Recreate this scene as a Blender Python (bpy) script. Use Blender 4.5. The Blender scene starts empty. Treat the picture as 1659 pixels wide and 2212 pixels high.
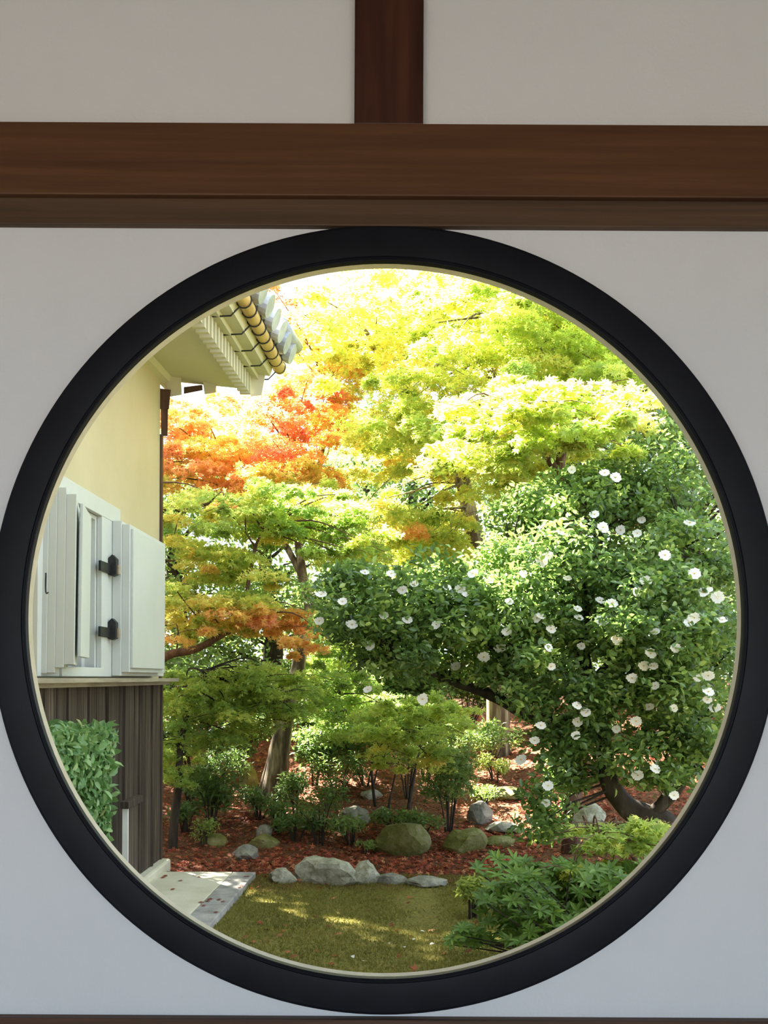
import bpy, math, random
import numpy as np
from mathutils import Vector, Matrix, noise as mnoise

random.seed(7)
rng = np.random.default_rng(7)
SC = bpy.context.scene
COL = SC.collection
PI = math.pi

# ------------------------------------------------------------------ camera, sky, sun, exposure
F = 2100.0                    # focal length in pixels of the 1659 x 2212 frame
CX, CY = 829.5, 1465.0        # where the optical axis meets the frame (the horizon)
ROLL = math.radians(0.3)
CAMZ = 1.6
cam_d = bpy.data.cameras.new('camera')
cam = bpy.data.objects.new('camera', cam_d)
COL.objects.link(cam)
cam_d.sensor_fit = 'VERTICAL'
cam_d.sensor_height = 36.0
cam_d.sensor_width = 27.0
cam_d.lens = F / 2212.0 * 36.0
cam_d.shift_y = (CY - 1106.0) / 2212.0
cam_d.clip_start = 0.05
cam_d.clip_end = 300
cam.location = (0, 0, CAMZ)
cam.rotation_euler = (Matrix.Rotation(PI / 2, 3, 'X') @ Matrix.Rotation(ROLL, 3, 'Z')).to_euler()
SC.camera = cam

world = bpy.data.worlds.new('sky')
SC.world = world
world.use_nodes = True
wn = world.node_tree
bg = wn.nodes['Background']
bg.inputs['Color'].default_value = (0.72, 0.86, 1.0, 1)
bg.inputs['Strength'].default_value = 1.35

SUN_AZ, SUN_EL = math.radians(40), math.radians(46)      # azimuth to the left of straight ahead
sd = Vector((-math.sin(SUN_AZ) * math.cos(SUN_EL), math.cos(SUN_AZ) * math.cos(SUN_EL), math.sin(SUN_EL)))
sun_d = bpy.data.lights.new('sun', 'SUN')
sun_d.energy = 34.0
sun_d.angle = math.radians(0.55)
sun_d.color = (1.0, 0.93, 0.80)
sun = bpy.data.objects.new('sun', sun_d)
COL.objects.link(sun)
sun.rotation_euler = sd.to_track_quat('Z', 'Y').to_euler()
sun.location = sd * 60

vs = SC.view_settings
vs.view_transform = 'Standard'
vs.look = 'None'
vs.gamma = 1.0
vs.use_curve_mapping = False
vs.exposure = 1.28
try:
    SC.cycles.max_bounces = 6
    SC.cycles.diffuse_bounces = 4
    SC.cycles.adaptive_threshold = 0.02
    SC.cycles.glossy_bounces = 2
    SC.cycles.transmission_bounces = 5
    SC.cycles.sample_clamp_indirect = 8.0
except Exception:
    pass


# ------------------------------------------------------------------ helpers
def P(x, y, Y):
    """point at depth Y seen at pixel (x, y) of the photograph"""
    dx, dy = x - CX, y - CY
    c, s = math.cos(ROLL), math.sin(ROLL)
    ix, iy = dx * c + dy * s, -dx * s + dy * c
    return Vector((ix / F * Y, Y, CAMZ - iy / F * Y))


def sstep(t):
    t = min(1.0, max(0.0, t))
    return t * t * (3 - 2 * t)


def ground_z(x, y):
    z = -0.05
    z += 0.85 * sstep((y - 8.3) / 6.5) + 0.55 * sstep((y - 14) / 9)
    z += 0.10 * sstep((y - 8.6) / 1.5) * (0.6 + mnoise.noise(Vector((x * 0.9, y * 0.9, 3.1))))
    z += 0.010 * mnoise.noise(Vector((x * 3.0, y * 3.0, 0.3)))
    z += 0.25 * sstep((x - 1.2) / 2.0) * sstep((y - 6.2) / 2.5)
    return z


def G(x, y, dy=0.0):
    """ground point seen at pixel (x, y)"""
    lo, hi = 3.0, 40.0
    for k in range(400):
        Y = lo + (hi - lo) * k / 400
        p = P(x, y, Y)
        if p.z <= ground_z(p.x, p.y) + dy:
            return Vector((p.x, p.y, ground_z(p.x, p.y)))
    p = P(x, y, 20)
    return Vector((p.x, p.y, ground_z(p.x, p.y)))


ORG = {}


def link(o, parent=None):
    COL.objects.link(o)
    if parent is not None:
        o.parent = parent
        o.location = -ORG.get(parent.name, Vector((0, 0, 0)))
    ORG.setdefault(o.name, Vector((0, 0, 0)))
    return o


def tag(o, label=None, cat=None, group=None, kind=None):
    if label:
        o['label'] = label
    if cat:
        o['category'] = cat
    if group:
        o['group'] = group
    if kind:
        o['kind'] = kind
    return o


def empty(name, loc, label, cat, group=None, kind=None):
    o = bpy.data.objects.new(name, None)
    o.empty_display_size = 0.1
    COL.objects.link(o)
    o.location = loc
    ORG[o.name] = Vector(loc)
    return tag(o, label, cat, group, kind)


def mesh(name, verts, faces, mat, parent=None, smooth=False):
    me = bpy.data.meshes.new(name)
    me.from_pydata([tuple(v) for v in verts], [], faces)
    me.update()
    mats = mat if isinstance(mat, (list, tuple)) else [mat]
    for m in mats:
        me.materials.append(m)
    if smooth:
        me.polygons.foreach_set('use_smooth', [True] * len(me.polygons))
    o = bpy.data.objects.new(name, me)
    return link(o, parent)


def recalc(o):
    import bmesh
    bm = bmesh.new()
    bm.from_mesh(o.data)
    bmesh.ops.recalc_face_normals(bm, faces=bm.faces)
    bm.to_mesh(o.data)
    bm.free()
    return o


def bevel(o, w=0.004, seg=2):
    m = o.modifiers.new('bevel', 'BEVEL')
    m.width = w
    m.segments = seg
    m.limit_method = 'ANGLE'
    return o


HEXF = [(0, 3, 2, 1), (4, 5, 6, 7), (0, 1, 5, 4), (1, 2, 6, 5), (2, 3, 7, 6), (3, 0, 4, 7)]


def hexa(name, pts, mat, parent=None, bev=0.0):
    """eight corners: bottom ring then top ring"""
    o = mesh(name, pts, HEXF, mat, parent)
    recalc(o)
    if bev:
        bevel(o, bev)
    return o


def box(name, x0, x1, y0, y1, z0, z1, mat, parent=None, bev=0.0):
    return hexa(name, [(x0, y0, z0), (x1, y0, z0), (x1, y1, z0), (x0, y1, z0),
                       (x0, y0, z1), (x1, y0, z1), (x1, y1, z1), (x0, y1, z1)], mat, parent, bev)


def tube_geo(pts, radii, n=6, V=None, Fc=None, wob=0.0, cap=True):
    V = [] if V is None else V
    Fc = [] if Fc is None else Fc
    pts = [Vector(p) for p in pts]
    base0 = len(V)
    prev = None
    for i, p in enumerate(pts):
        d = (pts[min(i + 1, len(pts) - 1)] - pts[max(i - 1, 0)])
        if d.length < 1e-9:
            d = Vector((0, 0, 1))
        d.normalize()
        a = Vector((1, 0, 0)) if prev is None else prev
        if abs(a.dot(d)) > 0.95:
            a = Vector((0, 1, 0))
        u = (a - d * a.dot(d)).normalized()
        prev = u
        w = d.cross(u)
        for k in range(n):
            t = 2 * PI * k / n
            r = radii[i]
            if wob:
                r *= 1 + wob * mnoise.noise(Vector((p.x * 7 + math.cos(t) * 1.3, p.y * 7 + math.sin(t) * 1.3, p.z * 4)))
            V.append(p + (u * math.cos(t) + w * math.sin(t)) * r)
    m = len(pts)
    for i in range(m - 1):
        for k in range(n):
            a = base0 + i * n + k
            b = base0 + i * n + (k + 1) % n
            Fc.append((a, b, b + n, a + n))
    if cap:
        Fc.append(tuple(base0 + k for k in reversed(range(n))))
        Fc.append(tuple(base0 + (m - 1) * n + k for k in range(n)))
    return V, Fc


def smooth_path(pts, sub=5):
    pts = [Vector(p) for p in pts]
    out = []
    for i in range(len(pts) - 1):
        p0 = pts[max(i - 1, 0)]
        p1, p2 = pts[i], pts[i + 1]
        p3 = pts[min(i + 2, len(pts) - 1)]
        for k in range(sub):
            t = k / sub
            out.append(0.5 * ((2 * p1) + (p2 - p0) * t + (2 * p0 - 5 * p1 + 4 * p2 - p3) * t * t + (3 * p1 - p0 - 3 * p2 + p3) * t ** 3))
    out.append(pts[-1])
    return out


def tube(name, pts, r0, r1, mat, parent=None, n=8, sub=5, wob=0.0, radii=None):
    sp = smooth_path(pts, sub)
    if radii is None:
        rr = [r0 + (r1 - r0) * i / (len(sp) - 1) for i in range(len(sp))]
    else:
        rr = list(np.interp(np.linspace(0, len(radii) - 1, len(sp)), range(len(radii)), radii))
    V, Fc = tube_geo(sp, rr, n, wob=wob)
    return mesh(name, V, Fc, mat, parent, smooth=True)


# ------------------------------------------------------------------ materials
def new_mat(name):
    m = bpy.data.materials.new(name)
    m.use_nodes = True
    nt = m.node_tree
    b = nt.nodes['Principled BSDF']
    return m, nt, b


def nd(nt, typ, **kw):
    n = nt.nodes.new(typ)
    for k, v in kw.items():
        setattr(n, k, v)
    return n


def coords(nt, scale=(1, 1, 1), kind='Object'):
    tc = nd(nt, 'ShaderNodeTexCoord')
    mp = nd(nt, 'ShaderNodeMapping')
    mp.inputs['Scale'].default_value = scale
    nt.links.new(tc.outputs[kind], mp.inputs['Vector'])
    return mp.outputs['Vector']


def ramp(nt, stops):
    r = nd(nt, 'ShaderNodeValToRGB')
    el = r.color_ramp.elements
    while len(el) < len(stops):
        el.new(0.5)
    for e, (p, c) in zip(el, stops):
        e.position = p
        e.color = (*c, 1)
    return r


def noise_mat(name, stops, scale=(5, 5, 5), detail=6, rough=0.7, bump=0.0, bump_scale=None, spec=0.3, dist=0.0, coat=0.0,
              per_object=0.0, nrough=0.6):
    m, nt, b = new_mat(name)
    v = coords(nt, scale)
    n = nd(nt, 'ShaderNodeTexNoise')
    n.inputs['Scale'].default_value = 1.0
    n.inputs['Detail'].default_value = detail
    n.inputs['Roughness'].default_value = nrough
    n.inputs['Distortion'].default_value = dist
    nt.links.new(v, n.inputs['Vector'])
    r = ramp(nt, stops)
    nt.links.new(n.outputs['Fac'], r.inputs['Fac'])
    out = r.outputs['Color']
    if per_object:
        oi = nd(nt, 'ShaderNodeObjectInfo')
        mr = nd(nt, 'ShaderNodeMapRange')
        mr.inputs['To Min'].default_value = 1 - per_object
        mr.inputs['To Max'].default_value = 1 + per_object
        nt.links.new(oi.outputs['Random'], mr.inputs['Value'])
        hs = nd(nt, 'ShaderNodeHueSaturation')
        nt.links.new(mr.outputs['Result'], hs.inputs['Value'])
        nt.links.new(out, hs.inputs['Color'])
        out = hs.outputs['Color']
    nt.links.new(out, b.inputs['Base Color'])
    b.inputs['Roughness'].default_value = rough
    b.inputs['Specular IOR Level'].default_value = spec
    if coat:
        b.inputs['Coat Weight'].default_value = coat
        b.inputs['Coat Roughness'].default_value = 0.25
    if bump:
        n2 = n
        if bump_scale:
            v2 = coords(nt, bump_scale)
            n2 = nd(nt, 'ShaderNodeTexNoise')
            n2.inputs['Scale'].default_value = 1.0
            n2.inputs['Detail'].default_value = 8
            nt.links.new(v2, n2.inputs['Vector'])
        bp = nd(nt, 'ShaderNodeBump')
        bp.inputs['Strength'].default_value = bump
        bp.inputs['Distance'].default_value = 0.01
        nt.links.new(n2.outputs['Fac'], bp.inputs['Height'])
        nt.links.new(bp.outputs['Normal'], b.inputs['Normal'])
    return m


def leaf_mat(name, stops, transl=0.5, gloss=0.0, rough=0.45, tcol=1.25):
    """leaves: reflected and transmitted light; colour from each leaf's own tint"""
    m = bpy.data.materials.new(name)
    m.use_nodes = True
    nt = m.node_tree
    b = nt.nodes['Principled BSDF']
    out = nt.nodes['Material Output']
    at = nd(nt, 'ShaderNodeAttribute')
    at.attribute_name = 'tint'
    r = ramp(nt, stops)
    nt.links.new(at.outputs['Fac'], r.inputs['Fac'])
    nt.links.new(r.outputs['Color'], b.inputs['Base Color'])
    b.inputs['Roughness'].default_value = rough
    b.inputs['Specular IOR Level'].default_value = gloss
    tr = nd(nt, 'ShaderNodeBsdfTranslucent')
    mul = nd(nt, 'ShaderNodeVectorMath', operation='MULTIPLY')
    mul.inputs[1].default_value = (tcol, tcol, tcol * 0.85)
    nt.links.new(r.outputs['Color'], mul.inputs[0])
    nt.links.new(mul.outputs['Vector'], tr.inputs['Color'])
    mx = nd(nt, 'ShaderNodeMixShader')
    mx.inputs['Fac'].default_value = transl
    nt.links.new(b.outputs['BSDF'], mx.inputs[1])
    nt.links.new(tr.outputs['BSDF'], mx.inputs[2])
    nt.links.new(mx.outputs['Shader'], out.inputs['Surface'])
    return m


M = {}
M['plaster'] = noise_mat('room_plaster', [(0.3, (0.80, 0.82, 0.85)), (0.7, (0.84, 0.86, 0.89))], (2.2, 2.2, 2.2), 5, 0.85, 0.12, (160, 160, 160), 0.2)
M['beam'] = noise_mat('beam_wood', [(0.30, (0.075, 0.030, 0.012)), (0.55, (0.115, 0.048, 0.019)), (0.75, (0.15, 0.068, 0.028))], (1.6, 30, 55), 7, 0.5, 0.10, spec=0.35)
M['kamoi'] = noise_mat('lintel_wood', [(0.30, (0.060, 0.032, 0.017)), (0.55, (0.10, 0.056, 0.029)), (0.78, (0.14, 0.080, 0.042))], (1.3, 30, 60), 8, 0.55, 0.12, spec=0.35)
M['post'] = noise_mat('post_wood', [(0.30, (0.028, 0.008, 0.005)), (0.52, (0.060, 0.019, 0.010)), (0.78, (0.105, 0.036, 0.018))], (22, 22, 1.6), 8, 0.45, 0.10, dist=0.6, spec=0.4)
M['sill'] = noise_mat('sill_wood', [(0.35, (0.05, 0.025, 0.014)), (0.7, (0.12, 0.06, 0.033))], (1.5, 25, 50), 7, 0.5, 0.1)
M['lacquer'] = noise_mat('black_lacquer', [(0.35, (0.006, 0.007, 0.011)), (0.7, (0.010, 0.012, 0.018))], (9, 9, 9), 5, 0.48, 0.02, (60, 60, 60), 0.22)
M['reveal'] = noise_mat('reveal_plaster', [(0.35, (0.62, 0.60, 0.50)), (0.7, (0.72, 0.70, 0.60))], (30, 30, 30), 5, 0.7, 0.1)
M['tatami'] = noise_mat('tatami', [(0.35, (0.36, 0.33, 0.25)), (0.7, (0.46, 0.43, 0.34))], (4, 300, 4), 4, 0.8, 0.1)
M['ceilwood'] = noise_mat('ceiling_wood', [(0.35, (0.20, 0.12, 0.07)), (0.7, (0.32, 0.20, 0.12))], (20, 1.2, 20), 6, 0.6, 0.1)
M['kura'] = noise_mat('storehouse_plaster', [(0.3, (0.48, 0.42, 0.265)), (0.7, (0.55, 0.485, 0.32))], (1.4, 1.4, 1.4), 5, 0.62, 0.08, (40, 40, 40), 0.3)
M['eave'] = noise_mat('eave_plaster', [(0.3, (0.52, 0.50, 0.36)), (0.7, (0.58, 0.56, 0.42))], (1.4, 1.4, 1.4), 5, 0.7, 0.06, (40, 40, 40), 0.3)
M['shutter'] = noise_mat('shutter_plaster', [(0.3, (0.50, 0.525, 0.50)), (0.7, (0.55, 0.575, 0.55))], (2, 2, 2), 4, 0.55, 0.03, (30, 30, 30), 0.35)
M['plank'] = noise_mat('weathered_plank', [(0.28, (0.020, 0.014, 0.010)), (0.5, (0.060, 0.044, 0.033)), (0.66, (0.13, 0.10, 0.075)), (0.82, (0.25, 0.20, 0.15))], (38, 38, 1.1), 8, 0.8, 0.3, dist=0.3, per_object=0.3)
M['ledge'] = noise_mat('ledge_wood', [(0.3, (0.20, 0.17, 0.12)), (0.7, (0.40, 0.35, 0.26))], (20, 2, 20), 6, 0.75, 0.15)
M['brown'] = noise_mat('brown_wood', [(0.3, (0.045, 0.022, 0.014)), (0.7, (0.10, 0.052, 0.034))], (20, 20, 2), 6, 0.65, 0.15)
M['iron'] = noise_mat('black_iron', [(0.3, (0.012, 0.013, 0.013)), (0.7, (0.03, 0.032, 0.032))], (20, 20, 20), 5, 0.5, 0.1)
M['bamboo'] = noise_mat('dry_bamboo', [(0.3, (0.38, 0.24, 0.09)), (0.7, (0.62, 0.45, 0.20))], (14, 3, 14), 5, 0.45, 0.05, spec=0.4)
M['tile'] = noise_mat('silver_roof_tile', [(0.3, (0.24, 0.26, 0.30)), (0.7, (0.42, 0.45, 0.50))], (9, 9, 9), 5, 0.35, 0.08, spec=0.5, per_object=0.15)
M['concrete'] = noise_mat('pale_slab', [(0.3, (0.55, 0.50, 0.37)), (0.5, (0.66, 0.61, 0.48)), (0.75, (0.74, 0.70, 0.58))], (2.5, 2.5, 2.5), 7, 0.85, 0.15, (60, 60, 60))
M['granite'] = noise_mat('granite_edge', [(0.3, (0.22, 0.21, 0.20)), (0.5, (0.36, 0.34, 0.32)), (0.75, (0.52, 0.50, 0.46))], (7, 7, 7), 9, 0.85, 0.3, (70, 70, 70))
M['gravel'] = noise_mat('gravel', [(0.3, (0.11, 0.10, 0.09)), (0.7, (0.17, 0.155, 0.14))], (30, 30, 30), 6, 0.95, 0.4)
M['whitepaint'] = noise_mat('white_paint', [(0.3, (0.74, 0.74, 0.70)), (0.7, (0.82, 0.82, 0.79))], (8, 8, 8), 4, 0.6, 0.05)
M['bark'] = noise_mat('maple_bark', [(0.34, (0.040, 0.028, 0.018)), (0.48, (0.11, 0.080, 0.050)), (0.58, (0.26, 0.22, 0.14)), (0.70, (0.46, 0.43, 0.32))], (11, 11, 1.6), 9, 0.85, 0.6)
M['darkbark'] = noise_mat('dark_bark', [(0.3, (0.014, 0.011, 0.009)), (0.6, (0.045, 0.035, 0.027)), (0.82, (0.11, 0.09, 0.07))], (18, 18, 5), 8, 0.85, 0.4)
M['redbark'] = noise_mat('reddish_bark', [(0.3, (0.05, 0.022, 0.015)), (0.6, (0.14, 0.075, 0.050)), (0.82, (0.34, 0.24, 0.19))], (18, 18, 5), 8, 0.85, 0.3)
M['rock'] = noise_mat('grey_rock', [(0.28, (0.10, 0.10, 0.085)), (0.48, (0.22, 0.21, 0.18)), (0.62, (0.34, 0.33, 0.28)), (0.78, (0.50, 0.48, 0.40))], (9, 9, 9), 12, 0.9, 1.0, (30, 30, 30), per_object=0.2, nrough=0.75)
M['mossrock'] = noise_mat('mossy_rock', [(0.30, (0.060, 0.065, 0.020)), (0.48, (0.13, 0.13, 0.035)), (0.60, (0.20, 0.19, 0.09)), (0.74, (0.36, 0.34, 0.26))], (5, 5, 5), 12, 0.95, 1.0, (45, 45, 45), per_object=0.2, nrough=0.75)
M['paleroc'] = noise_mat('lichen_rock', [(0.30, (0.10, 0.11, 0.05)), (0.46, (0.28, 0.27, 0.20)), (0.60, (0.46, 0.45, 0.38)), (0.76, (0.66, 0.64, 0.56))], (10, 10, 10), 12, 0.9, 1.0, (30, 30, 30), nrough=0.8)

# autumn maple: tint 0 = deep green, .35 = yellow-green, .6 = yellow-orange, .8 = orange, 1 = crimson
M['maple'] = leaf_mat('maple_leaf', [(0.0, (0.22, 0.34, 0.10)), (0.30, (0.46, 0.54, 0.14)), (0.55, (0.66, 0.56, 0.17)), (0.75, (0.74, 0.40, 0.17)), (1.0, (0.62, 0.20, 0.18))], 0.60, 0.25, 0.45, 1.5)
M['camellia'] = leaf_mat('camellia_leaf', [(0.0, (0.060, 0.110, 0.032)), (0.6, (0.14, 0.235, 0.060)), (1.0, (0.32, 0.42, 0.11))], 0.38, 0.6, 0.28, 1.7)
M['rosette'] = leaf_mat('rosette_leaf', [(0.0, (0.060, 0.115, 0.022)), (0.6, (0.13, 0.23, 0.040)), (1.0, (0.25, 0.36, 0.07))], 0.32, 0.22, 0.38, 1.5)
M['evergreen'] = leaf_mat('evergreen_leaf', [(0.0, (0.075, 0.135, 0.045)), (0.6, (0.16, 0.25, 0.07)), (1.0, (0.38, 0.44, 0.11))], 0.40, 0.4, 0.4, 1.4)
M['hedge'] = leaf_mat('hedge_leaf', [(0.0, (0.10, 0.22, 0.08)), (0.6, (0.22, 0.38, 0.15)), (0.9, (0.36, 0.50, 0.22)), (1.0, (0.48, 0.42, 0.20))], 0.30, 0.4, 0.35, 1.3)
M['litter'] = leaf_mat('fallen_leaf', [(0.0, (0.16, 0.035, 0.022)), (0.4, (0.36, 0.075, 0.045)), (0.75, (0.52, 0.18, 0.09)), (1.0, (0.66, 0.42, 0.22))], 0.15, 0.15, 0.6, 1.0)
M['mossblade'] = leaf_mat('moss_blade', [(0.0, (0.13, 0.125, 0.035)), (0.6, (0.24, 0.23, 0.055)), (1.0, (0.34, 0.24, 0.10))], 0.35, 0.1, 0.7, 1.2)
M['petal'] = leaf_mat('white_petal', [(0.0, (0.82, 0.80, 0.76)), (1.0, (0.88, 0.87, 0.84))], 0.35, 0.2, 0.5, 1.0)
M['stamen'] = noise_mat('yellow_stamen', [(0.3, (0.70, 0.45, 0.06)), (0.7, (0.85, 0.62, 0.12))], (50, 50, 50), 3, 0.7)


def ground_material():
    m, nt, b = new_mat('garden_ground')
    v = coords(nt, (1, 1, 1))
    sx = nd(nt, 'ShaderNodeSeparateXYZ')
    nt.links.new(v, sx.inputs['Vector'])
    n1 = nd(nt, 'ShaderNodeTexNoise')
    n1.inputs['Scale'].default_value = 1.6
    n1.inputs['Detail'].default_value = 6
    nt.links.new(v, n1.inputs['Vector'])
    n2 = nd(nt, 'ShaderNodeTexNoise')
    n2.inputs['Scale'].default_value = 45
    n2.inputs['Detail'].default_value = 5
    nt.links.new(v, n2.inputs['Vector'])
    moss = ramp(nt, [(0.3, (0.11, 0.10, 0.028)), (0.5, (0.18, 0.165, 0.042)), (0.72, (0.26, 0.19, 0.075))])
    soil = ramp(nt, [(0.3, (0.060, 0.028, 0.018)), (0.5, (0.13, 0.055, 0.03)), (0.72, (0.22, 0.11, 0.06))])
    nt.links.new(n2.outputs['Fac'], moss.inputs['Fac'])
    nt.links.new(n2.outputs['Fac'], soil.inputs['Fac'])
    mad = nd(nt, 'ShaderNodeMath', operation='MULTIPLY_ADD')
    nt.links.new(n1.outputs['Fac'], mad.inputs[0])
    mad.inputs[1].default_value = 1.2
    nt.links.new(sx.outputs['Y'], mad.inputs[2])
    mr = nd(nt, 'ShaderNodeMapRange')
    mr.inputs['From Min'].default_value = 8.05
    mr.inputs['From Max'].default_value = 8.45
    nt.links.new(mad.outputs['Value'], mr.inputs['Value'])
    mx = nd(nt, 'ShaderNodeMixRGB')
    nt.links.new(mr.outputs['Result'], mx.inputs['Fac'])
    nt.links.new(moss.outputs['Color'], mx.inputs['Color1'])
    nt.links.new(soil.outputs['Color'], mx.inputs['Color2'])
    nt.links.new(mx.outputs['Color'], b.inputs['Base Color'])
    b.inputs['Roughness'].default_value = 0.95
    b.inputs['Specular IOR Level'].default_value = 0.1
    bp = nd(nt, 'ShaderNodeBump')
    bp.inputs['Strength'].default_value = 0.6
    bp.inputs['Distance'].default_value = 0.02
    nt.links.new(n2.outputs['Fac'], bp.inputs['Height'])
    nt.links.new(bp.outputs['Normal'], b.inputs['Normal'])
    return m


M['ground'] = ground_material()

# ------------------------------------------------------------------ the room
WY = 1.836                                   # room face of the window wall
S = WY / F                                   # metres per pixel on that face
FLOORZ = 0.60
RX = 2.9
CEILZ = 3.35
BACKY = -2.5  # unseen rear opening, distance chosen to brighten the window wall


def wx(x, y):
    return P(x, y, WY).x


def wz(x, y):
    return P(x, y, WY).z


WC = P(831, 1340, WY)                        # centre of the round window
R_HOLE = 0.7000
sill_top = wz(830, 2203)
kamoi_bot = wz(830, 489)
beam_top = wz(830, 266)
WTH = 0.018


def holed_panel(name, x0, x1, z0, z1, c, r, y0, y1, mat, parent=None):
    angs = [2 * PI * k / 160 for k in range(160)]
    for (qx, qz) in ((x0, z0), (x1, z0), (x1, z1), (x0, z1)):
        angs.append(math.atan2(qz - c.z, qx - c.x) % (2 * PI))
    angs = sorted(angs)
    V, Fc = [], []
    for y in (y0, y1):
        for a in angs:
            ca, sa = math.cos(a), math.sin(a)
            V.append((c.x + r * ca, y, c.z + r * sa))
            t = 1e9
            if ca > 1e-9: t = min(t, (x1 - c.x) / ca)
            if ca < -1e-9: t = min(t, (x0 - c.x) / ca)
            if sa > 1e-9: t = min(t, (z1 - c.z) / sa)
            if sa < -1e-9: t = min(t, (z0 - c.z) / sa)
            V.append((c.x + t * ca, y, c.z + t * sa))
    n = len(angs)
    for k in range(n):
        j = (k + 1) % n
        Fc.append((2 * k, 2 * k + 1, 2 * j + 1, 2 * j))
        Fc.append((2 * n + 2 * k, 2 * n + 2 * j, 2 * n + 2 * j + 1, 2 * n + 2 * k + 1))
        Fc.append((2 * k, 2 * j, 2 * n + 2 * j, 2 * n + 2 * k))
        Fc.append((2 * k + 1, 2 * n + 2 * k + 1, 2 * n + 2 * j + 1, 2 * j + 1))
    return recalc(mesh(name, V, Fc, mat, parent))


def struct(o, label, cat):
    return tag(o, label, cat, kind='structure')


struct(box('floor', -RX, RX, BACKY, WY + WTH, FLOORZ - 0.12, FLOORZ, M['tatami']), 'tatami floor of the room below the round window', 'floor')
struct(box('ceiling', -RX - 0.3, RX + 0.3, BACKY - 1.0, WY + 1.9, CEILZ, CEILZ + 0.15, M['ceilwood']), 'wooden ceiling of the room above the beam, with an overhang added to block sun', 'ceiling')  # runs out past the window wall as an unseen sun-blocking overhang
struct(box('wall_left', -RX - 0.1, -RX, BACKY, WY + WTH, FLOORZ - 0.12, CEILZ, M['plaster']), 'white plaster side wall left of the round window', 'wall')
struct(box('wall_right', RX, RX + 0.1, BACKY, WY + WTH, FLOORZ - 0.12, CEILZ, M['plaster']), 'white plaster side wall right of the round window', 'wall')
struct(box('wall_back', -RX, RX, BACKY - 0.08, BACKY, 2.35, CEILZ, M['plaster']), 'unseen plaster band over the open rear side of the room, shaped for its daylight', 'wall')  # out of view; its lower edge keeps sky light off the upper wall

wf = empty('wall_front', (0, WY, FLOORZ), 'white plastered wall holding the round window', 'wall', kind='structure')
holed_panel('plaster_panel', -RX, RX, sill_top - 0.02, kamoi_bot + 0.02, WC, R_HOLE, WY, WY + WTH, M['plaster'], wf)
box('plaster_panel', -RX, wx(780, 130), WY, WY + WTH, beam_top - 0.05, CEILZ, M['plaster'], wf)
box('plaster_panel', wx(900, 130), RX, WY, WY + WTH, beam_top - 0.05, CEILZ, M['plaster'], wf)
box('lower_panel', -RX, RX, WY + 0.005, WY + WTH, FLOORZ - 0.1, sill_top - 0.02, M['plaster'], wf)

yb = WY - 0.030
ln = [P(-900, 262 - 3.5, yb), P(2600, 270 + 3.5, yb)]


def beam_box(name, ytop, ybot, depth, back, mat, label):
    yf = WY - depth
    z1 = P(830, ytop, yf).z
    z0 = P(830, ybot, yf).z
    o = box(name, -RX, RX, yf, back, z0, z1, mat, None, 0.0025)
    return struct(o, label, 'trim')


# post above the beam
yf = WY - 0.020
px0, px1 = P(765.5, 200, yf).x, P(914.5, 200, yf).x
struct(box('trim_1', px0, px1, yf, WY + WTH, P(830, 268, yf).z, CEILZ, M['post'], None, 0.002), 'short dark reddish wooden post standing on the brown beam', 'post')
beam_box('trim_2', 266, 423, 0.030, WY + WTH, M['beam'], 'wide brown horizontal wooden beam above the round window')
beam_box('trim_3', 421, 488, 0.015, WY + WTH, M['kamoi'], 'narrow weathered lintel board directly under the wide brown beam')
beam_box('trim_4', 2203, 2300, 0.020, WY + WTH, M['sill'], 'dark wooden sill strip under the round window')


def lathe(name, prof, c, mat, parent=None, n=192):
    """profile of (radius, y) revolved about the axis through c along Y"""
    V, Fc = [], []
    m = len(prof)
    for k in range(n):
        a = 2 * PI * k / n
        for (r, y) in prof:
            V.append((c.x + r * math.cos(a), y, c.z + r * math.sin(a)))
    for k in range(n):
        j = (k + 1) % n
        for i in range(m - 1):
            Fc.append((k * m + i, k * m + i + 1, j * m + i + 1, j * m + i))
    o = recalc(mesh(name, V, Fc, mat, parent, smooth=True))
    o.data.set_sharp_from_angle(angle=math.radians(14))
    return o


RO, RI = 848 * S, 768 * S
win = empty('window_1', (WC.x, WY, WC.z - RO), 'large round window with a thick black lacquered ring frame', 'window', kind='structure')
o = lathe('frame_ring', [(RO, WY + 0.002), (RO, WY - 0.010), (RO - 0.0015, WY - 0.0125), (RO - 0.006, WY - 0.0145), (RO - 0.02, WY - 0.0165),
                         (RI + 0.025, WY - 0.0180), (RI + 0.0095, WY - 0.0172), (RI + 0.0080, WY - 0.0150), (RI + 0.0070, WY - 0.0150),
                         (RI + 0.0055, WY - 0.0178), (RI + 0.0028, WY - 0.0185), (RI + 0.0006, WY - 0.0170), (RI, WY - 0.014), (RI, WY - 0.004), (RI + 0.01, WY - 0.003), (RO, WY + 0.002)], WC, M['lacquer'], win)
lathe('reveal_lining', [(RI + 0.0008, WY - 0.0035), (RI + 0.0008, WY + WTH + 0.002), (RI + 0.06, WY + WTH + 0.004), (RI + 0.06, WY + WTH), (RI + 0.012, WY + WTH - 0.004), (RI + 0.012, WY - 0.0035), (RI + 0.0008, WY - 0.0035)], WC, M['reveal'], win)

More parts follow.
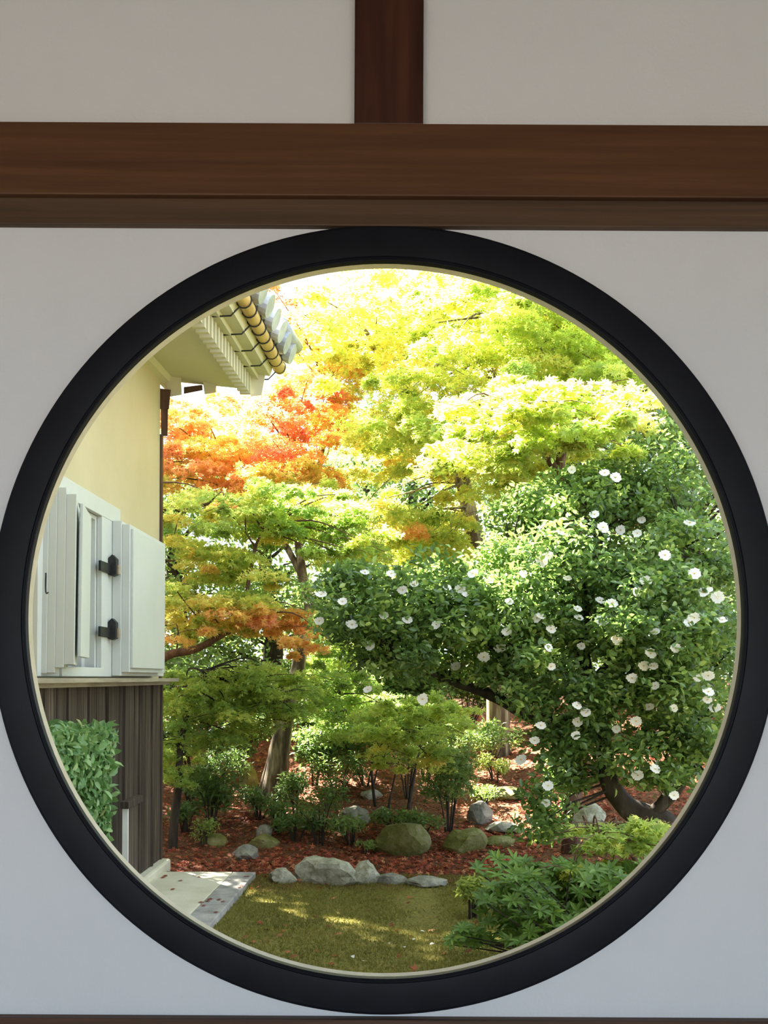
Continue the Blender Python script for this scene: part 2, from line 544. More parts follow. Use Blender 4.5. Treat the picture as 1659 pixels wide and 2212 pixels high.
# ------------------------------------------------------------------ the garden ground
def build_ground():
    xs = np.concatenate([np.linspace(-26, -5, 16)[:-1], np.linspace(-5, 6, 90), np.linspace(6, 26, 16)[1:]])
    ys = np.concatenate([np.linspace(1.95, 4.5, 8)[:-1], np.linspace(4.5, 16, 96), np.linspace(16, 60, 24)[1:]])
    V = [(x, y, ground_z(x, y)) for y in ys for x in xs]
    n = len(xs)
    Fc = [(j * n + i, j * n + i + 1, (j + 1) * n + i + 1, (j + 1) * n + i) for j in range(len(ys) - 1) for i in range(n - 1)]
    o = mesh('ground', V, Fc, M['ground'], None, True)
    struct(o, 'mossy garden ground rising to a leaf covered mound', 'ground')


build_ground()
struct(box('unseen_gravel', -30, 30, -45, 1.95, -0.4, -0.06, M['gravel']), 'unseen grey gravel behind the room, added to shape light on its upper walls', 'ground')  # added out of view: stops light from below, neutral bounce into the room

# ------------------------------------------------------------------ leaf clouds
def star(nl=7, spread=125, wid=0.16, fold=0.06):
    """maple leaf: pointed lobes round the stalk point, each a kite"""
    V = [(0, 0, 0)]
    Fc = []
    lens = {7: [0.42, 0.74, 0.95, 1.0, 0.95, 0.74, 0.42], 5: [0.6, 0.92, 1.0, 0.92, 0.6]}[nl]
    for k in range(nl):
        a = math.radians(-spread + 2 * spread * k / (nl - 1))
        L = lens[k]
        d = np.array([math.cos(a), math.sin(a)])
        s = np.array([-d[1], d[0]])
        b = len(V)
        q = d * L * 0.42
        V += [(*(q - s * wid * L), fold), (*(d * L), -fold * 1.5), (*(q + s * wid * L), fold)]
        Fc.append((0, b, b + 1, b + 2))
    return np.array(V), Fc


def star_tri(nl=5, spread=120, wid=0.19):
    V = []
    Fc = []
    lens = [0.62, 0.92, 1.0, 0.92, 0.62]
    for k in range(nl):
        a = math.radians(-spread + 2 * spread * k / (nl - 1))
        d = np.array([math.cos(a), math.sin(a)])
        s = np.array([-d[1], d[0]])
        b = len(V)
        V += [(*(d * 0.12 - s * wid), 0.0), (*(d * lens[k]), -0.08), (*(d * 0.12 + s * wid), 0.0)]
        Fc.append((b, b + 1, b + 2))
    return np.array(V), Fc


def oval(w=0.24, fold=0.10):
    V = np.array([(0, 0, 0), (0.30, -w, fold), (0.68, -w * 0.9, fold * 0.8), (1, 0, -0.06), (0.68, w * 0.9, fold * 0.8), (0.30, w, fold)])
    return V, [(0, 1, 2, 3), (0, 3, 4, 5)]


def blade():
    return np.array([(0, -0.10, 0), (0, 0.10, 0), (1, 0, 0)]), [(0, 1, 2)]


T_MAPLE = star(7)
T_MAPLE5 = star_tri(5)
T_OVAL = oval()
T_NARROW = oval(0.15, 0.06)
T_BLADE = blade()


def unit(a):
    return a / np.maximum(np.linalg.norm(a, axis=1, keepdims=True), 1e-9)


def frames(n, up=1.0, spread=0.6, direction=None):
    nr = rng.normal(size=(n, 3)) * spread
    nr[:, 2] += up
    nr = unit(nr)
    d = rng.normal(size=(n, 3)) if direction is None else direction + rng.normal(size=(n, 3)) * 0.35
    d = unit(d - nr * np.sum(d * nr, axis=1, keepdims=True))
    return nr, d


def cloud_mesh(name, C, Nn, D, size, tint, tmpl, mat, parent=None):
    tv, tf = tmpl
    n, k = len(C), len(tv)
    B = np.cross(Nn, D)
    size = np.broadcast_to(np.asarray(size, float), (n,))
    W = (D[:, None, :] * tv[None, :, 0, None] + B[:, None, :] * tv[None, :, 1, None] + Nn[:, None, :] * tv[None, :, 2, None]) * size[:, None, None]
    Vv = (C[:, None, :] + W).reshape(-1, 3).astype(np.float32)
    fl = [len(f) for f in tf]
    flat = np.concatenate([np.array(f) for f in tf])
    loops = (np.arange(n)[:, None] * k + flat[None, :]).reshape(-1).astype(np.int32)
    tot = np.tile(np.array(fl), n)
    st = np.concatenate([[0], np.cumsum(tot)[:-1]]).astype(np.int32)
    me = bpy.data.meshes.new(name)
    me.vertices.add(len(Vv))
    me.vertices.foreach_set('co', Vv.ravel())
    me.loops.add(len(loops))
    me.loops.foreach_set('vertex_index', loops)
    me.polygons.add(len(st))
    me.polygons.foreach_set('loop_start', st)
    me.update(calc_edges=True)
    at = me.attributes.new('tint', 'FLOAT', 'FACE')
    at.data.foreach_set('value', np.repeat(np.clip(tint, 0, 1), len(tf)).astype(np.float32))
    me.materials.append(mat)
    o = bpy.data.objects.new(name, me)
    return link(o, parent)


def foliage(name, C, size, tint, tmpl, mat, parent, up=1.0, spread=0.6, direction=None, label=None):
    Nn, D = frames(len(C), up, spread, direction)
    o = cloud_mesh(name, C, Nn, D, size, tint, tmpl, mat, parent)
    o['kind'] = 'stuff'
    return o


def pad_points(c, r, n, flat=0.18, droop=0.25):
    """a flat drooping spray of leaves about c"""
    a = rng.uniform(0, 2 * PI, n)
    q = np.sqrt(rng.uniform(0, 1, n))
    el = rng.uniform(0.6, 1.0)
    th = rng.uniform(0, PI)
    x, y = q * np.cos(a), q * np.sin(a) * el
    X = x * math.cos(th) - y * math.sin(th)
    Yy = x * math.sin(th) + y * math.cos(th)
    z = rng.normal(0, flat * 0.5, n) - droop * q * q
    # clumps along little twigs
    ang = np.round(a / (2 * PI / 9)) * (2 * PI / 9)
    X = X * 0.7 + 0.3 * q * np.cos(ang)
    Yy = Yy * 0.7 + 0.3 * q * np.sin(ang)
    return np.stack([c[0] + X * r, c[1] + Yy * r, c[2] + z * r], axis=1)


def ball_points(c, r, n, shell=0.55):
    d = unit(rng.normal(size=(n, 3)))
    q = rng.uniform(shell ** 3, 1, n) ** (1 / 3)
    return np.asarray(c)[None, :] + d * q[:, None] * np.asarray(r)[None, :]


def region(cx, cy, rx, ry, y0, y1, npad):
    """pad centres: 3-D points whose spread fills an ellipsoid"""
    out = []
    for _ in range(npad):
        while True:
            u, v = rng.uniform(-1, 1, 2)
            if u * u + v * v <= 1:
                break
        out.append(np.array(P(cx + u * rx, cy + v * ry, rng.uniform(y0, y1))))
    return out


def make_maple(name, label, base, trunk, radii, regions, bark, tmpl=T_MAPLE5, leaf=0.05, branches=(), twig_n=60, mat='maple', spread=0.55, cat='tree', group=None, n_leaf_objs=0):
    root = empty(name, base, label, cat, group)
    nodes = []
    sp = smooth_path(trunk, 5)
    nodes += sp[len(sp) // 3:]
    tube('trunk', trunk, 0, 0, M[bark], root, n=10, sub=5, wob=0.25, radii=radii)
    for bp_, br in branches:
        tube('branch', bp_, br[0], br[-1], M[bark], root, n=7, sub=5, wob=0.2, radii=br)
        nodes += smooth_path(bp_, 5)[2:]
    Cs, Ts, pads = [], [], []
    for (cx, cy, rx, ry, y0, y1, npad, pr, nl, tm, ts) in regions:
        for c in region(cx, cy, rx, ry, y0, y1, npad):
            r = pr * rng.uniform(0.7, 1.25)
            Cs.append(pad_points(c, r, nl))
            t0 = tm + rng.normal(0, ts)
            Ts.append(t0 + rng.normal(0, 0.07, nl))
            pads.append(Vector(c))
    C = np.concatenate(Cs)
    T = np.concatenate(Ts)
    sz = leaf * rng.uniform(0.7, 1.2, len(C))
    if n_leaf_objs:
        leaf_objects(C, T, sz, root, n_leaf_objs, T_MAPLE, 'maple', 0.55)
    foliage('foliage', C, sz, T, tmpl, M[mat], root, 1.0, spread)
    V, Fc = [], []
    idx = list(range(len(pads)))
    random.shuffle(idx)
    for i in idx[:twig_n]:
        c = pads[i]
        nb = min(nodes, key=lambda q: (q - c).length)
        if (nb - c).length > 2.6:
            continue
        mid = (nb + c) * 0.5 + Vector((random.uniform(-.1, .1), random.uniform(-.1, .1), random.uniform(-0.02, .15)))
        L = (nb - c).length
        tube_geo(smooth_path([nb, mid, c], 4), list(np.linspace(0.006 + 0.008 * L, 0.003, 9)), 5, V, Fc)
        for _ in range(3):
            e = c + Vector((random.uniform(-.35, .35), random.uniform(-.35, .35), random.uniform(-.12, .08)))
            tube_geo([c, (c + e) / 2 + Vector((0, 0, .02)), e], [0.004, 0.003, 0.0015], 4, V, Fc)
    if V:
        tw = mesh('twigs', V, Fc, M[bark], root, True)
        tw['kind'] = 'stuff'
    return root


def leaf_objects(C, T, sz, root, count, tmpl, mat, spread, cone=None):
    """the leaves that stand nearest to the eye as single leaf parts"""
    var = []
    for k in range(8):
        o = cloud_mesh('leaf', np.zeros((1, 3)), np.array([[0, 0, 1.0]]), np.array([[1.0, 0, 0]]), 1.0, np.array([k / 7.0]), tmpl, M[mat], root)
        var.append(o)
    used = set()
    d = np.linalg.norm(C - np.array([0, 0, CAMZ]), axis=1)
    order = np.argsort(d)[:count]
    org = ORG[root.name]
    for i in order:
        k = int(np.clip(round(T[i] * 7), 0, 7))
        if k in used:
            o = var[k].copy()
            COL.objects.link(o)
            o.parent = root
        else:
            o = var[k]
            used.add(k)
        Nn, D = frames(1, 1.0, spread)
        B = np.cross(Nn, D)
        R = Matrix((D[0], B[0], Nn[0])).transposed()
        o.matrix_parent_inverse = Matrix.Identity(4)
        o.location = Vector(C[i]) - org + Vector((rng.normal(0, .01), -0.02, rng.normal(0, .01)))
        o.rotation_euler = R.to_euler()
        s = float(sz[i])
        o.scale = (s, s, s)
    for k in range(8):
        if k not in used:
            bpy.data.objects.remove(var[k])


# ------------------------------------------------------------------ the storehouse on the left
K0 = Vector((-1.91, 8.24, 0.0))              # foot of its far corner
KU = Vector((-0.019, -1.0, 0)).normalized()  # along its wall, towards the eye
KN = Vector((1.0, -0.019, 0)).normalized()   # out of its wall
EU = Vector((-0.062, -1.0, 0)).normalized()  # its eave runs a little askew
EN = Vector((1.0, -0.062, 0)).normalized()


def K(u, n, z):
    return K0 + KU * u + KN * n + Vector((0, 0, z))


def E(u, n, z):
    return K0 + EU * u + EN * n + Vector((0, 0, z))


def kbox(name, u0, u1, n0, n1, z0, z1, mat, parent, bev=0.0, fr=K):
    return hexa(name, [fr(u0, n0, z0), fr(u1, n0, z0), fr(u1, n1, z0), fr(u0, n1, z0),
                       fr(u0, n0, z1), fr(u1, n0, z1), fr(u1, n1, z1), fr(u0, n1, z1)], mat, parent, bev)


def uw(x, y=1300, n=0.0):
    """u of the point on the wall (pushed out by n) seen at column x"""
    k = (P(x, y, 1.0)).x
    # X = K0.x + u*KU.x + n ; Y = K0.y + u*KU.y
    u = (k * (K0.y + n * KN.y) - K0.x - n * KN.x) / (KU.x - k * KU.y)
    return u


st = empty('storehouse', K0, 'cream plastered storehouse with white shutters and dark board skirting', 'building')
UEND = 5.4
WOPEN0, WOPEN1 = uw(209), uw(209) + 0.80      # window opening along the wall
ZO0, ZO1 = 1.66, 2.685
# plaster wall round the window opening, one solid body with the opening cut
def storehouse_wall():
    us = [0.0, WOPEN0, WOPEN1, UEND]
    zs = [0.0, ZO0, ZO1, 4.35]
    V, Fc = [], []
    def quad(a, b, c, d):
        k = len(V); V.extend([a, b, c, d]); Fc.append((k, k + 1, k + 2, k + 3))
    for i in range(3):
        for j in range(3):
            if i == 1 and j == 1:
                continue
            quad(K(us[i], 0, zs[j]), K(us[i + 1], 0, zs[j]), K(us[i + 1], 0, zs[j + 1]), K(us[i], 0, zs[j + 1]))
    d = -0.30
    a0, a1, b0, b1 = WOPEN0, WOPEN1, ZO0, ZO1
    quad(K(a0, 0, b0), K(a0, d, b0), K(a0, d, b1), K(a0, 0, b1))
    quad(K(a1, 0, b0), K(a1, 0, b1), K(a1, d, b1), K(a1, d, b0))
    quad(K(a0, 0, b1), K(a0, d, b1), K(a1, d, b1), K(a1, 0, b1))
    quad(K(a0, 0, b0), K(a1, 0, b0), K(a1, d, b0), K(a0, d, b0))
    quad(K(a0, d, b0), K(a1, d, b0), K(a1, d, b1), K(a0, d, b1))
    quad(K(0, 0, 0), K(0, 0, 4.35), K(0, -3.4, 4.35), K(0, -3.4, 0))
    quad(K(UEND, 0, 0), K(UEND, -3.4, 0), K(UEND, -3.4, 4.35), K(UEND, 0, 4.35))
    quad(K(0, -3.4, 0), K(0, -3.4, 4.35), K(UEND, -3.4, 4.35), K(UEND, -3.4, 0))
    quad(K(0, 0, 4.35), K(UEND, 0, 4.35), K(UEND, -3.4, 4.35), K(0, -3.4, 4.35))
    return recalc(mesh('plaster_wall', V, Fc, M['kura'], st))


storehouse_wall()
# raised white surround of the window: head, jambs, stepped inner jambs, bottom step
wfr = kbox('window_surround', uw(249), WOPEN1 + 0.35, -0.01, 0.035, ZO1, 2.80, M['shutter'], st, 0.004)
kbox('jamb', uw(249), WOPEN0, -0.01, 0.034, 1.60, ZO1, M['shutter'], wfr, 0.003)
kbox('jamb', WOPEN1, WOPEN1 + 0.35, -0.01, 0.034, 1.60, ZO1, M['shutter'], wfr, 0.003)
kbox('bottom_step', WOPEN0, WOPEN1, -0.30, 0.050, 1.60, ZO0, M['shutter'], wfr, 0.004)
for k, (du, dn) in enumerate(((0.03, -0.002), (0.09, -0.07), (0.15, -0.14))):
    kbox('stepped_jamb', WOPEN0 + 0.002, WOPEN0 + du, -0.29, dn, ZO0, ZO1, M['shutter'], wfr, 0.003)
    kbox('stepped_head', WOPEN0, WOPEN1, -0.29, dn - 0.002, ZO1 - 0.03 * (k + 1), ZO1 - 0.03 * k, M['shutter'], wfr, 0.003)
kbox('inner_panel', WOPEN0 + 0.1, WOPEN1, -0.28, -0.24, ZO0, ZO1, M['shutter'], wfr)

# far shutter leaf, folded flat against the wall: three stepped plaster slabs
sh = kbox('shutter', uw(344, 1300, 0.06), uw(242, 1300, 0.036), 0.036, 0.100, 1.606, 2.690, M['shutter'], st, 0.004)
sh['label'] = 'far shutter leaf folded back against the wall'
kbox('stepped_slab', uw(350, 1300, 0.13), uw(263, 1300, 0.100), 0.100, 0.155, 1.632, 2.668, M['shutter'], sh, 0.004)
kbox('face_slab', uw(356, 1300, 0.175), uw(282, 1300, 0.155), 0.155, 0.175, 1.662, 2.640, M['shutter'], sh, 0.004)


def hinge(zc, parent):
    """iron strap across the jamb with an upright, pointed knuckle plate"""
    u = uw(238, 1300, 0.036)
    hb = kbox('hinge', u - 0.01, uw(213, 1300, 0.036), 0.034, 0.052, zc - 0.055, zc + 0.012, M['iron'], parent, 0.003)
    V = [(0.030, -0.060), (0.058, -0.072), (0.086, -0.060), (0.086, 0.050), (0.058, 0.078), (0.030, 0.050)]
    n0 = 0.004
    vv = [K(u - 0.01, n0 + a, zc + b) for a, b in V] + [K(u + 0.05, n0 + a, zc + b) for a, b in V]
    ff = [tuple(range(6)), tuple(reversed(range(6, 12)))] + [(i, (i + 1) % 6, (i + 1) % 6 + 6, i + 6) for i in range(6)]
    recalc(mesh('knuckle_plate', vv, ff, M['iron'], hb))
    kbox('leaf_plate', u - 0.03, u + 0.012, 0.088, 0.102, zc - 0.055, zc + 0.012, M['ledge'], hb, 0.002)


hinge(2.365, st)
hinge(1.925, st)

# near shutter leaf: its stepped free edge turns to the eye, the leaf runs back to the opening
def near_leaf():
    root = None
    lay = [(0.000, 0.064, 5.500, 1.616, 2.72), (0.060, 0.106, 5.512, 1.620, 2.70), (0.102, 0.152, 5.526, 1.650, 2.675),
           (0.148, 0.206, 5.540, 1.668, 2.640), (0.200, 0.218, 5.62, 1.715, 2.600)]
    for i, (n0, n1, y0, z0, z1) in enumerate(lay):
        u0 = (K0.y - y0)
        u1 = u0 - 0.55 + 0.02 * i
        t0, t1 = 0.0, 0.0
        # the leaf swings back towards the wall at its hinge side and leans out a little at its foot
        sl = 0.30 if i < 4 else 0.22
        def q(u, n, z):
            nn = n - sl * (u0 - u)
            lean = 0.030 * (2.7 - z)
            return K(u, nn, z) + KU * lean
        pts = [q(u1, n0 - 0.02, z0), q(u0, n0, z0), q(u0, n1, z0), q(u1, n1, z0),
               q(u1, n0 - 0.02, z1), q(u0, n0, z1), q(u0, n1, z1), q(u1, n1, z1)]
        if i == 0:
            root = hexa('shutter', pts, M['shutter'], st, 0.004)
            root['label'] = 'near shutter leaf with its stepped edge turned to the room'
        else:
            hexa('stepped_slab' if i < 4 else 'face_slab', pts, M['shutter'], root, 0.003)
    return root


nl = near_leaf()
c = P(99, 1259, 5.35)
hk = tube('hook', [c + Vector((0.0, 0, .055)), c + Vector((0, 0, -.05)), c + Vector((.02, -.02, -.055))], 0.005, 0.004, M['iron'], nl, n=6, sub=3)

# ledge and vertical board skirting
kbox('ledge', -0.10, UEND, -0.02, 0.15, 1.562, 1.590, M['ledge'], st, 0.003)
kbox('ledge_moulding', -0.05, UEND, -0.02, 0.085, 1.535, 1.562, M['ledge'], st, 0.002)
u = 0.0
k = 0
while u < 3.9:
    w = random.uniform(0.10, 0.16)
    kbox('plank', u + 0.003, u + w - 0.003, 0.0, 0.022 + random.uniform(-0.004, 0.005), 0.06, 1.54, M['plank'], st, 0.002)
    u += w
for q in range(9):
    kbox('batten', 0.30 + q * 0.40, 0.325 + q * 0.40, 0.02, 0.040, 0.06, 1.54, M['plank'], st, 0.002)
kbox('corner_board', -0.035, 0.012, -0.05, 0.032, 0.05, 1.54, M['plank'], st, 0.002)
kbox('corner_strip', -0.06, 0.0, -0.10, 0.016, 1.59, 3.66, M['brown'], st, 0.003)
o = kbox('kerb_stone', -0.06, UEND, 0.0, 0.10, -0.08, 0.055, M['concrete'], st, 0.02)

# wooden rain pipe under the eave corner
pb = P(354, 860, 8.36)
dp = hexa('rain_pipe_box', [P(345, 884, 8.25), P(365, 884, 8.25), P(365, 884, 8.295), P(345, 884, 8.295),
                            P(339, 838, 8.25), P(369, 842, 8.25), P(369, 842, 8.295), P(339, 838, 8.295)], M['brown'], st, 0.003)
hexa('rain_pipe', [P(348, 942, 8.26), P(362, 942, 8.26), P(362, 942, 8.29), P(348, 942, 8.29),
                   P(347, 880, 8.26), P(363, 880, 8.26), P(363, 880, 8.29), P(347, 880, 8.29)], M['brown'], dp, 0.003)

# eave: soffit with a row of dentils, outer fascia steps, bamboo gutter on iron straps, tiles
ES, EE = -0.22, 4.6
GN = 0.975
def strip(name, prof, mat, parent, u0=ES, u1=EE):
    """closed profile of (n, z) run along the eave"""
    m = len(prof)
    V = [E(u0, a, b) for a, b in prof] + [E(u1, a, b) for a, b in prof]
    ff = [tuple(range(m)), tuple(reversed(range(m, 2 * m)))] + [(i, (i + 1) % m, (i + 1) % m + m, i + m) for i in range(m)]
    return recalc(mesh(name, V, ff, mat, parent))


ev = strip('eave', [(-0.4, 4.22), (0.66, 4.10), (0.66, 4.20), (0.80, 4.175), (0.80, 4.22), (0.90, 4.205), (0.93, 4.30), (-0.4, 4.70)], M['eave'], st)
strip('bed_moulding', [(-0.02, 4.10), (0.06, 4.12), (0.10, 4.21), (-0.02, 4.21)], M['eave'], ev)
uu = ES + 0.06
while uu < 3.2:
    kbox('dentil', uu, uu + 0.045, 0.655, 0.745, 4.03, 4.205, M['eave'], ev, 0.0, E)
    uu += 0.105
hexa('end_board', [P(541, 857, 8.40), P(565, 854, 8.40), P(565, 854, 8.48), P(541, 857, 8.48),
                   P(541, 800, 8.40), P(574, 806, 8.40), P(574, 806, 8.48), P(541, 800, 8.48)], M['eave'], ev, 0.003)
hexa('bracket', [P(362, 858, 8.30), P(393, 853, 8.30), P(393, 853, 8.40), P(362, 858, 8.40),
                 P(350, 785, 8.30), P(390, 800, 8.30), P(390, 800, 8.40), P(350, 785, 8.40)], M['eave'], ev, 0.004)
hexa('bracket', [P(442, 852, 8.36), P(467, 848, 8.36), P(467, 848, 8.42), P(442, 852, 8.42),
                 P(436, 810, 8.36), P(467, 822, 8.36), P(467, 822, 8.42), P(436, 810, 8.42)], M['eave'], ev, 0.004)
hexa('purlin_end', [P(397, 851, 8.36), P(438, 843, 8.36), P(438, 843, 8.42), P(397, 851, 8.42),
                    P(397, 836, 8.36), P(437, 831, 8.36), P(437, 831, 8.42), P(397, 836, 8.42)], M['brown'], ev, 0.004)
gp = [E(ES - 0.06, GN, 4.285), E(1.2, GN, 4.295), E(EE, GN, 4.30)]
gu = tube('gutter', gp, 0.050, 0.050, M['bamboo'], st, n=14, sub=6)
gu['label'] = 'split bamboo gutter'
uu = ES - 0.02
k = 0
while uu < 3.0:
    V, Fc = [], []
    ring = [E(uu, GN + 0.055 * math.cos(t), 4.292 + 0.055 * math.sin(t)) for t in np.linspace(0, 2 * PI, 15)]
    tube_geo(ring, [0.0055] * 15, 5, V, Fc)
    mesh('gutter_ring', V, Fc, M['iron'], gu, True)
    if k % 2 == 0:
        V, Fc = [], []
        tube_geo([E(uu, GN - 0.03, 4.25), E(uu, 0.88, 4.185), E(uu, 0.70, 4.18)], [0.0065] * 3, 5, V, Fc)
        mesh('gutter_strap', V, Fc, M['iron'], gu, True)
    uu += 0.185
    k += 1
# roof body and the tile ends along the eave
rf = strip('roof', [(0.88, 4.33), (0.99, 4.37), (0.99, 4.42), (-2.2, 5.85), (-2.2, 5.6)], M['tile'], st)
uu = ES + 0.02
while uu < 3.4:
    pts = [E(uu, 1.06, 4.40), E(uu, 0.53, 4.66), E(uu, -2.1, 5.88)]
    V, Fc = [], []
    tube_geo(pts, [0.075, 0.075, 0.075], 12, V, Fc)
    mesh('roof_tile', V, Fc, M['tile'], rf, True)
    V, Fc = [], []
    tube_geo([E(uu, 1.10, 4.385), E(uu, 1.04, 4.41)], [0.090, 0.090], 16, V, Fc)
    mesh('tile_end', V, Fc, M['tile'], rf)
    kbox('pan_tile', uu + 0.07, uu + 0.20, 0.88, 1.03, 4.36, 4.40, M['tile'], rf, 0.008, E)
    uu += 0.27
# corner tiles climbing the far verge
for q in range(5):
    c0 = E(ES - 0.03, 1.05 - q * 0.10, 4.50 + q * 0.075)
    V, Fc = [], []
    tube_geo([c0 + Vector((0.06, 0.10, 0)), c0 + Vector((-0.02, -0.42, 0.01))], [0.062, 0.062], 12, V, Fc)
    mesh('verge_tile', V, Fc, M['tile'], rf, True)

# ------------------------------------------------------------------ paved strip beside the storehouse
sl = empty('paving', (-1.4, 7.0, -0.08), 'pale slab with a grey granite edge beside the storehouse', 'paving', kind='structure')
far = 8.0
def pave(name, xa, xb, ya, yb, mat):
    d = 0.042
    hexa(name, [(xa - d * (far - ya), ya, -0.09), (xb - d * (far - ya), ya, -0.09), (xb - d * (far - yb), yb, -0.09), (xa - d * (far - yb), yb, -0.09),
                (xa - d * (far - ya), ya, 0.0), (xb - d * (far - ya), ya, 0.0), (xb - d * (far - yb), yb, 0.0), (xa - d * (far - yb), yb, 0.0)], mat, sl, 0.006)
pave('slab', -1.90, -1.240, 3.4, far, M['concrete'])
ycur = far
for L in (1.15, 1.10, 1.20, 1.05):
    pave('edge_stone', -1.236, -1.046, ycur - L + 0.006, ycur, M['granite'])
    ycur -= L

# ------------------------------------------------------------------ low white post with a wooden cap by the skirting boards
pz = P(271, 1800, 6.5)
wp = empty('capped_post', (P(271, 1800, 6.5).x, 6.5, 0), 'low white fronted post with a weathered wooden cap by the boards', 'post')
xa, xb = P(266.5, 1800, 6.5).x, P(277, 1800, 6.5).x
zt = P(270, 1742, 6.5).z
hexa('board', [(xa - 0.005, 6.50, 0), (xb, 6.50, 0), (xb - 0.01, 6.80, 0), (xa - 0.015, 6.80, 0),
               (xa, 6.50, zt), (xb, 6.50, zt), (xb - 0.01, 6.80, zt), (xa - 0.015, 6.80, zt)], M['plank'], wp, 0.002)
box('white_face', xa - 0.004, xb + 0.002, 6.485, 6.501, 0.0, zt, M['whitepaint'], wp, 0.001)
hexa('cap', [(xa - 0.012, 6.46, zt - 0.012), (xb + 0.012, 6.46, zt - 0.012), (xb + 0.01, 6.86, zt - 0.012), (xa - 0.014, 6.86, zt - 0.012),
             (xa - 0.012, 6.46, zt + 0.035), (xb + 0.012, 6.46, zt + 0.035), (xb + 0.01, 6.86, zt + 0.035), (xa - 0.014, 6.86, zt + 0.035)], M['plank'], wp, 0.003)
# ------------------------------------------------------------------ rocks
def rock(label, x, y, wpx, hpx, mat, seed, flat=1.0, group=None, Y=None):
    """x, y: foot of the rock in the photograph; wpx, hpx its size there"""
    g = G(x, y)
    if Y:
        g = P(x, y, Y)
    sc = g.y / F
    a, h = wpx * sc / 2, hpx * sc
    import bmesh
    bm = bmesh.new()
    bmesh.ops.create_icosphere(bm, subdivisions=3, radius=1.0)
    rs = random.Random(seed)
    planes = []
    for _ in range(11):
        q = Vector((rs.uniform(-1, 1), rs.uniform(-1, 1), rs.uniform(-0.5, 1)))
        planes.append((q.normalized(), rs.uniform(0.62, 0.92)))
    for v in bm.verts:
        p = v.co.copy()
        s = 1.12
        for q, dd_ in planes:                       # hewn faces
            t = p.dot(q)
            if t > 1e-3:
                s = min(s, dd_ / t)
        s += 0.07 * mnoise.noise(p * 2.4 + Vector((seed * 3.7, 0, 0))) + 0.06 * mnoise.noise(p * 5.7 + Vector((0, seed * 1.9, 0)))
        v.co = Vector((p.x * a * s * 1.15, p.y * a * 0.9 * s, p.z * h * 0.72 * s * flat))
    for v in bm.verts:
        v.co *= 1 + 0.035 * mnoise.noise(v.co * 22 / max(a, 0.05) * 0.2 + Vector((seed, 0, 0)))
    me = bpy.data.meshes.new('rock')
    bm.to_mesh(me)
    bm.free()
    me.materials.append(M[mat])
    me.polygons.foreach_set('use_smooth', [True] * len(me.polygons))
    me.set_sharp_from_angle(angle=math.radians(16))
    o = bpy.data.objects.new('rock', me)
    COL.objects.link(o)
    o.location = (g.x, g.y + a * 0.4, g.z + h * 0.36)
    o.rotation_euler = (0, 0, random.uniform(-0.3, 0.3))
    return tag(o, label, 'rock', group)


rock('yellowish lichen stone in the border row nearest the pale slab', 605, 1908, 62, 30, 'paleroc', 1)
rock('largest grey lichen boulder in the border row along the moss', 712, 1912, 125, 52, 'paleroc', 2)
rock('pale rounded stone between the largest boulder and the flat stones', 792, 1912, 60, 42, 'paleroc', 3)
rock('low flat grey stone touching the right side of the border boulders', 848, 1910, 60, 22, 'rock', 4, 0.9)
rock('long flat grey stepping stone alone at the right of the border row', 930, 1916, 86, 20, 'rock', 5, 0.8)
rock('small flat stone beside the sunlit yellow fern clump', 1012, 1916, 50, 16, 'rock', 6, 0.8)
rock('rounded brown grey stone lying on the red leaves behind the slab', 526, 1858, 54, 28, 'rock', 7)
rock('small dark stone stacked above a mossy one among red leaves', 571, 1812, 36, 26, 'rock', 8)
rock('mossy dark stone under the small stacked stone', 566, 1836, 58, 28, 'mossrock', 9)
rock('upright pointed mossy stone left of the forked maple trunk', 536, 1706, 36, 52, 'mossrock', 10)
rock('large moss covered mound of rock behind the border stones', 862, 1850, 110, 66, 'mossrock', 11)
rock('mossy boulder at the foot of the feathery middle shrub', 1000, 1842, 90, 52, 'mossrock', 12)
rock('grey stone beside the thin sapling stems', 762, 1782, 60, 36, 'rock', 13)
rock('blue grey stone at the foot of the thin sapling stems', 824, 1772, 44, 24, 'rock', 14)
rock('dark squared stone to the right of the feathery middle shrub', 1042, 1780, 52, 40, 'rock', 15)
rock('long flat ledge stone with moss under the camellia skirt', 1092, 1728, 90, 24, 'mossrock', 16, 0.85)
rock('low dark stone step below the mossy ledge stone', 1092, 1800, 76, 24, 'rock', 17, 0.85)
rock('small stone half hidden by the camellia skirt', 1075, 1828, 60, 24, 'mossrock', 18, 0.85)
rock('moss cushion stone by the clumps near the storehouse corner', 460, 1832, 52, 26, 'mossrock', 19)
rock('pale stone on the mound behind the saplings', 800, 1732, 44, 20, 'paleroc', 20)
rock('round sunlit boulder behind the curved camellia trunk', 1275, 1790, 60, 48, 'paleroc', 21, 1.0, None, 8.0)
rock('mossy grey stone on the slope right of the forked maple trunk', 672, 1792, 70, 40, 'mossrock', 22)

# ------------------------------------------------------------------ moss lawn, fallen leaves
def in_lawn(x, y):
    if y > 8.15 or y < 4.4:
        return False
    if x < -1.05 - 0.042 * (far - y):
        return False
    return True


